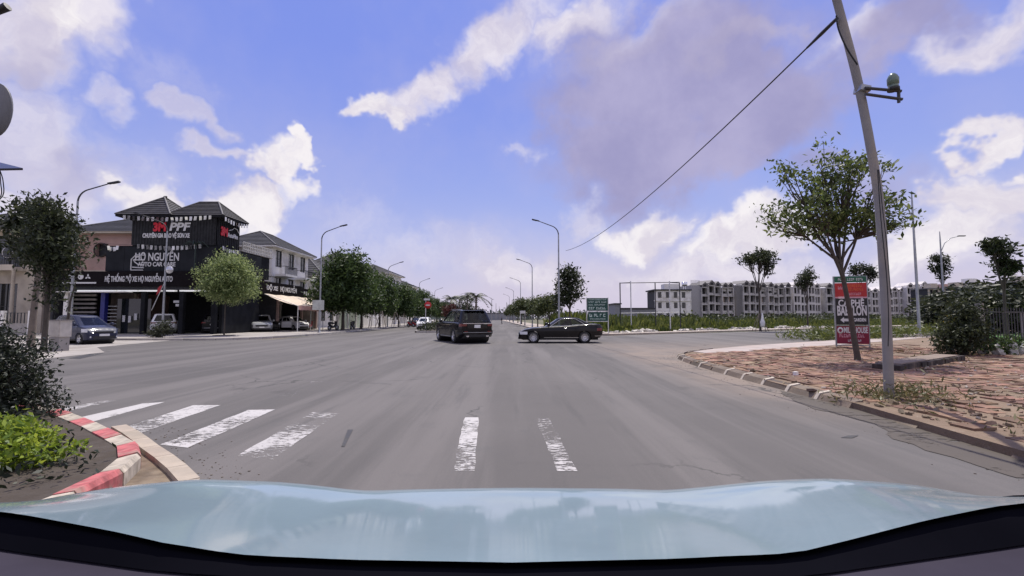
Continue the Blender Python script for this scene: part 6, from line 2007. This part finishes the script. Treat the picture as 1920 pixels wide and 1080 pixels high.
# far houses on the right, partly behind trees
fh_ = None
for i, (px, y, w_, h_, lab) in enumerate(((1742, 175, 6.5, 12.5, 'far cream house right of the white terrace'), (1766, 182, 6, 12.8, 'far pinkish house behind the lamp post whose arm sweeps right'), (1786, 176, 8, 13, 'far cream house right of the pinkish one'),
                                          (1812, 180, 8, 14.8, 'far pale house with green glazed balcony'), (1840, 170, 8, 12.6, 'far pale house above the park hedge'), (1905, 150, 9, 13, 'far cream house at the right picture edge'))):
    t = thing('far_house', lab, 'house', (bfx(px, y), y, 0))
    n = 4; hs_ = [(.6 + j * 2.0, 1.8 + j * 2.0, k * 3.2 + .8, k * 3.2 + 2.6) for j in range(int(w_ // 2)) for k in range(n) if .6 + j * 2 + 1.2 < w_]
    m_ = (cream, pink, cream, white_p, white_p, cream)[i]
    wall_mb(w_, h_, .3, hs_).build('wall', m_, t); MB().box(.1, w_ - .1, .6, 8, 0, h_ - .1).build('interior', interior, t)
    MB().box(-.3, w_ + .3, -.5, 8, h_, h_ + .35).build('roof', rfg, t); MB().box(w_ * .3, w_ * .7, 1, 4, h_ + .35, h_ + 2.2).build('roof_room', m_, t)
# low far buildings along the end of the street
for i, (px, y, w_, h_, lab) in enumerate(((905, 300, 22, 4.5, 'low far building closing the end of the street'), (1147, 130, 12, 4.0, 'long low dark-roofed shed behind the information board'), (1153, 120, 1.4, 5.0, 'small square dark hut right of the information board'))):
    t = thing('far_building', lab, 'building', (bfx(px, y), y, 0))
    MB().box(0, w_, 0, 8, 0, h_).build('wall', M('blue grey wall', (.24, .25, .27), .9), t); MB().box(-.3, w_ + .3, -.4, 8.4, h_, h_ + .3).build('roof', slate, t)

# ------------------------------------------------------------------ small signs
ne = thing('traffic_sign', 'red no-entry sign under a white plate on a post at the median tip', 'traffic sign', (G(826, 618).x, 47.2, .14))
MB().tube([(0, .03, 0), (0, .03, 3.35)], .04, 8).build('post', metal_wh, ne)
MB().lathe([(0, -.02), (.36, -.02), (.36, .015), (0, .015)], 24, 'Y', (.22, 0, 2.62)).build('sign_disc', M('red sign face', (.50, .015, .02), .4), ne)
MB().box(.0, .44, -.026, -.0205, 2.56, 2.68).build('sign_bar', white_let, ne)
MB().box(-.2, .42, -.02, .015, 3.12, 3.3).build('sign_plate', white_let, ne)
ls = thing('lamp_sign', 'blank white square sign fixed to the first left street lamp', 'sign', (bfx(598, 42) - .0, 41.8, .12))
MB().box(-.50, .55, -.02, .02, 2.05, 2.95).build('sign_panel', M('sign back', (.50, .52, .50), .6), ls)
for z in (2.25, 2.7): MB().box(-.12, .12, .02, .11, z, z + .05).build('bracket', metal_grey, ls)
ms = thing('street_sign', 'small white street sign on two legs on the right pavement far ahead', 'sign', (bfx(980, 75), 75, .12))
MB().box(-.45, .45, -.02, .02, 2.05, 2.5).build('sign_panel', white_let, ms)
for x in (-.38, .38): MB().tube([(x, .05, 0), (x, .05, 2.5)], .04, 6).build('leg', metal_wh, ms)
# disc on the lamp pole at the workshop and little flag
dsc = thing('street_mirror', 'round pale convex mirror fixed to the lamp post in front of the workshop', 'mirror', (G(309, 632).x + .05, G(304, 632).y - .12, .12))
MB().lathe([(0, -.06), (.2, -.045), (.3, 0), (.3, .03), (0, .05)], 20, 'Y', (.13, 0, 5.0)).build('mirror_disc', M('mirror face', (.62, .62, .64), .15, .6), dsc)
MB().box(-.12, .1, .03, .08, 4.97, 5.03).build('bracket', metal_grey, dsc)
fl = thing('flag', 'limp red flag on a slanting white stick at the lamp post before the workshop', 'flag', (G(304, 632).x, G(304, 632).y - .1, .12))
MB().tube([(0, 0, 3.9), (-.75, -.1, 1.9)], .022, 6).build('stick', metal_wh, fl)
fb = MB(); fb.grid(lambda u, v_: (-.08 - .55 * u * .6 - .1 * v_, -.06 + .05 * math.sin(u * 9), 3.85 - .55 * v_ - .25 * u), 8, 5); fb.build('flag_cloth', M('red flag cloth', (.45, .04, .05), .8), fl)
# utility cabinet
cb = G(110, 658)
ca = thing('utility_cabinet', 'cream utility cabinet on a concrete plinth between the two dark trees at far left', 'cabinet', (cb.x, cb.y, .004), R(-15))
MB().box(-.3, .3, -.2, .2, 0, .62).build('plinth', conc_lt, ca); MB().box(-.36, .36, -.22, .22, .62, 1.32).build('box', M('cream enamel', (.52, .48, .42), .5), ca)
MB().box(-.32, .32, -.232, -.222, .66, 1.28).build('door', M('cream enamel', (.52, .48, .42), .5), ca); MB().box(-.40, .40, -.26, .26, 1.32, 1.36).build('lid', conc_lt, ca)
# post at the left picture edge: round sign, solar panel, camera
lpz = at(-60, 640, 6.2)
pp = thing('sign_post', 'post at the left picture edge with a grey round sign, a solar panel and cables', 'post', (lpz.x - .06, 6.2, .14))
MB().tube([(0, 0, 0), (0, 0, 6.2)], .055, 10).build('post', metal_grey, pp)
dc = at(-12, 205, 6.1)
MB().lathe([(0, -.015), (.235, -.015), (.235, .012), (0, .012)], 28, 'Y', (0, 0, 0)).build('sign_disc', M('sign back grey', (.17, .17, .18), .55, .4), pp, (dc.x - pp.location.x, -.08, dc.z - .14)).scale = (1, 1, 1.62)
so_ = at(-2, 312, 6.15); sx_, szz = so_.x - pp.location.x, so_.z - .14
MB().cbox((sx_, -.05, szz), (.34, .3, .03), 0, R(20), R(14)).build('solar_panel', M('solar panel', (.02, .022, .035), .2), pp)
MB().tube([(0, 0, szz - .1), (sx_, -.05, szz - .01)], .02, 6).build('bracket', metal_dk, pp)
for k, dx2 in enumerate((.05, .085)):
    p_ = smooth_path([(sx_, -.05, szz - .02), (sx_ + dx2, -.06, szz - .22), (sx_ + dx2 * .6, -.05, szz - .45), (0, -.05, szz - .6)], 5); MB().tube(p_, .008, 4).build('cable', wire, pp)
cm_ = at(2, 12, 6.15); MB().tube([(0, 0, cm_.z - .3), (cm_.x - pp.location.x - .1, -.02, cm_.z - .2), (cm_.x - pp.location.x + .06, -.02, cm_.z - .12)], [.03, .045, .055], 8).build('camera', black, pp)

# ------------------------------------------------------------------ the car the photograph is taken from: its bonnet
car_p = M('pale blue white car paint', (.205, .280, .325), .4, .0, var=.06, scale=3, coat=.85, spec=.1)
hood_y = sorted((G(px, py, 1.165).x, G(px, py, 1.165).y) for px, py in ((-400, 900), (0, 988), (300, 1030), (650, 1050), (960, 1058), (1270, 1050), (1500, 1036), (1920, 972), (2320, 880)))
cowl_y = sorted((G(px, py, 1.150).x, G(px, py, 1.150).y) for px, py in ((-400, 960), (0, 1030), (300, 1072), (650, 1094), (960, 1104), (1270, 1096), (1500, 1082), (1920, 1022), (2320, 925)))
oc2 = thing('camera_car', 'pale blue white bonnet of the car the picture is taken from', 'car', (0, 0, 0))
ztab = [(-1.15, 1.045), (-1.0, 1.075), (-.85, 1.098), (-.68, 1.110), (-.5, 1.100), (-.40, 1.088), (-.33, 1.078), (-.25, 1.080), (0, 1.083), (.25, 1.082), (.33, 1.079), (.42, 1.088), (.55, 1.104), (.68, 1.112), (.85, 1.104), (1.0, 1.082), (1.15, 1.05)]
def hood_f(u, v_):
    x = -1.15 + 2.3 * u
    yf = 1.00 - .07 * (x / 1.15) ** 2; yr = min(ip(x, hood_y), yf - .08)
    zf = (ip(x - .03, ztab) + ip(x, ztab) * 2 + ip(x + .03, ztab)) / 4
    if v_ < .7:
        k = v_ / .7; y = yr + (yf - yr) * k
        z = zf + .085 * (1 - k) ** 1.3 - (zf - 1.08) * .3 * (1 - k)
    else:
        k = (v_ - .7) / .3; a = k * PI / 2; y = yf + .22 * math.sin(a); z = zf - .30 * (1 - math.cos(a)) - .02 * k
    return (x, y, z)
MB().grid(hood_f, 64, 30).build('bonnet', car_p, oc2)
def cowl_f(u, v_):
    x = -1.5 + 3.0 * u; y0, y1 = ip(x, hood_y), ip(x, cowl_y); zf = ip(x, ztab); zh = zf + .085 - (zf - 1.08) * .3 - .008
    if v_ < .5: return (x, y0 + .10 * (1 - v_ / .5), zh - .03 * (1 - v_ / .5))
    return (x, y0 + (y1 - y0) * (v_ - .5) / .5, zh + (1.150 - zh) * (v_ - .5) / .5)
MB().grid(cowl_f, 48, 8).build('cowl', M('black cowl rubber', (.006, .006, .009), .9, spec=.0), oc2)
def dash_f(u, v_):
    x = -1.5 + 3.0 * u; yr = ip(x, cowl_y) + .01
    return (x, yr - .3 * v_, 1.146 + .03 * v_)
MB().grid(dash_f, 40, 6).build('dashboard', M('dusty grey dashboard', (.045, .040, .056), .9, spec=.02), oc2)
bp_ = MB(); bp_.grid(lambda u, v_: (-1.0 + 2 * u, 1.20 - .07 * (2 * u - 1) ** 2 + .04 * math.sin(v_ * PI), .80 - .5 * v_), 24, 6); bp_.build('bumper', car_p, oc2)
for s_ in (-1, 1):
    MB().grid(lambda u, v_: (s_ * (1.15 - .12 * max(0, u - .8) * 5 * .3), .2 + u * .85, 1.04 - .75 * v_), 8, 5, flip=(s_ < 0)).build('wing', car_p, oc2)
    wh = put('wheel', bpy.data.meshes['wheel'], oc2, (s_ * .95, .35, .36)); wh.rotation_euler = (0, 0, PI if s_ < 0 else 0)
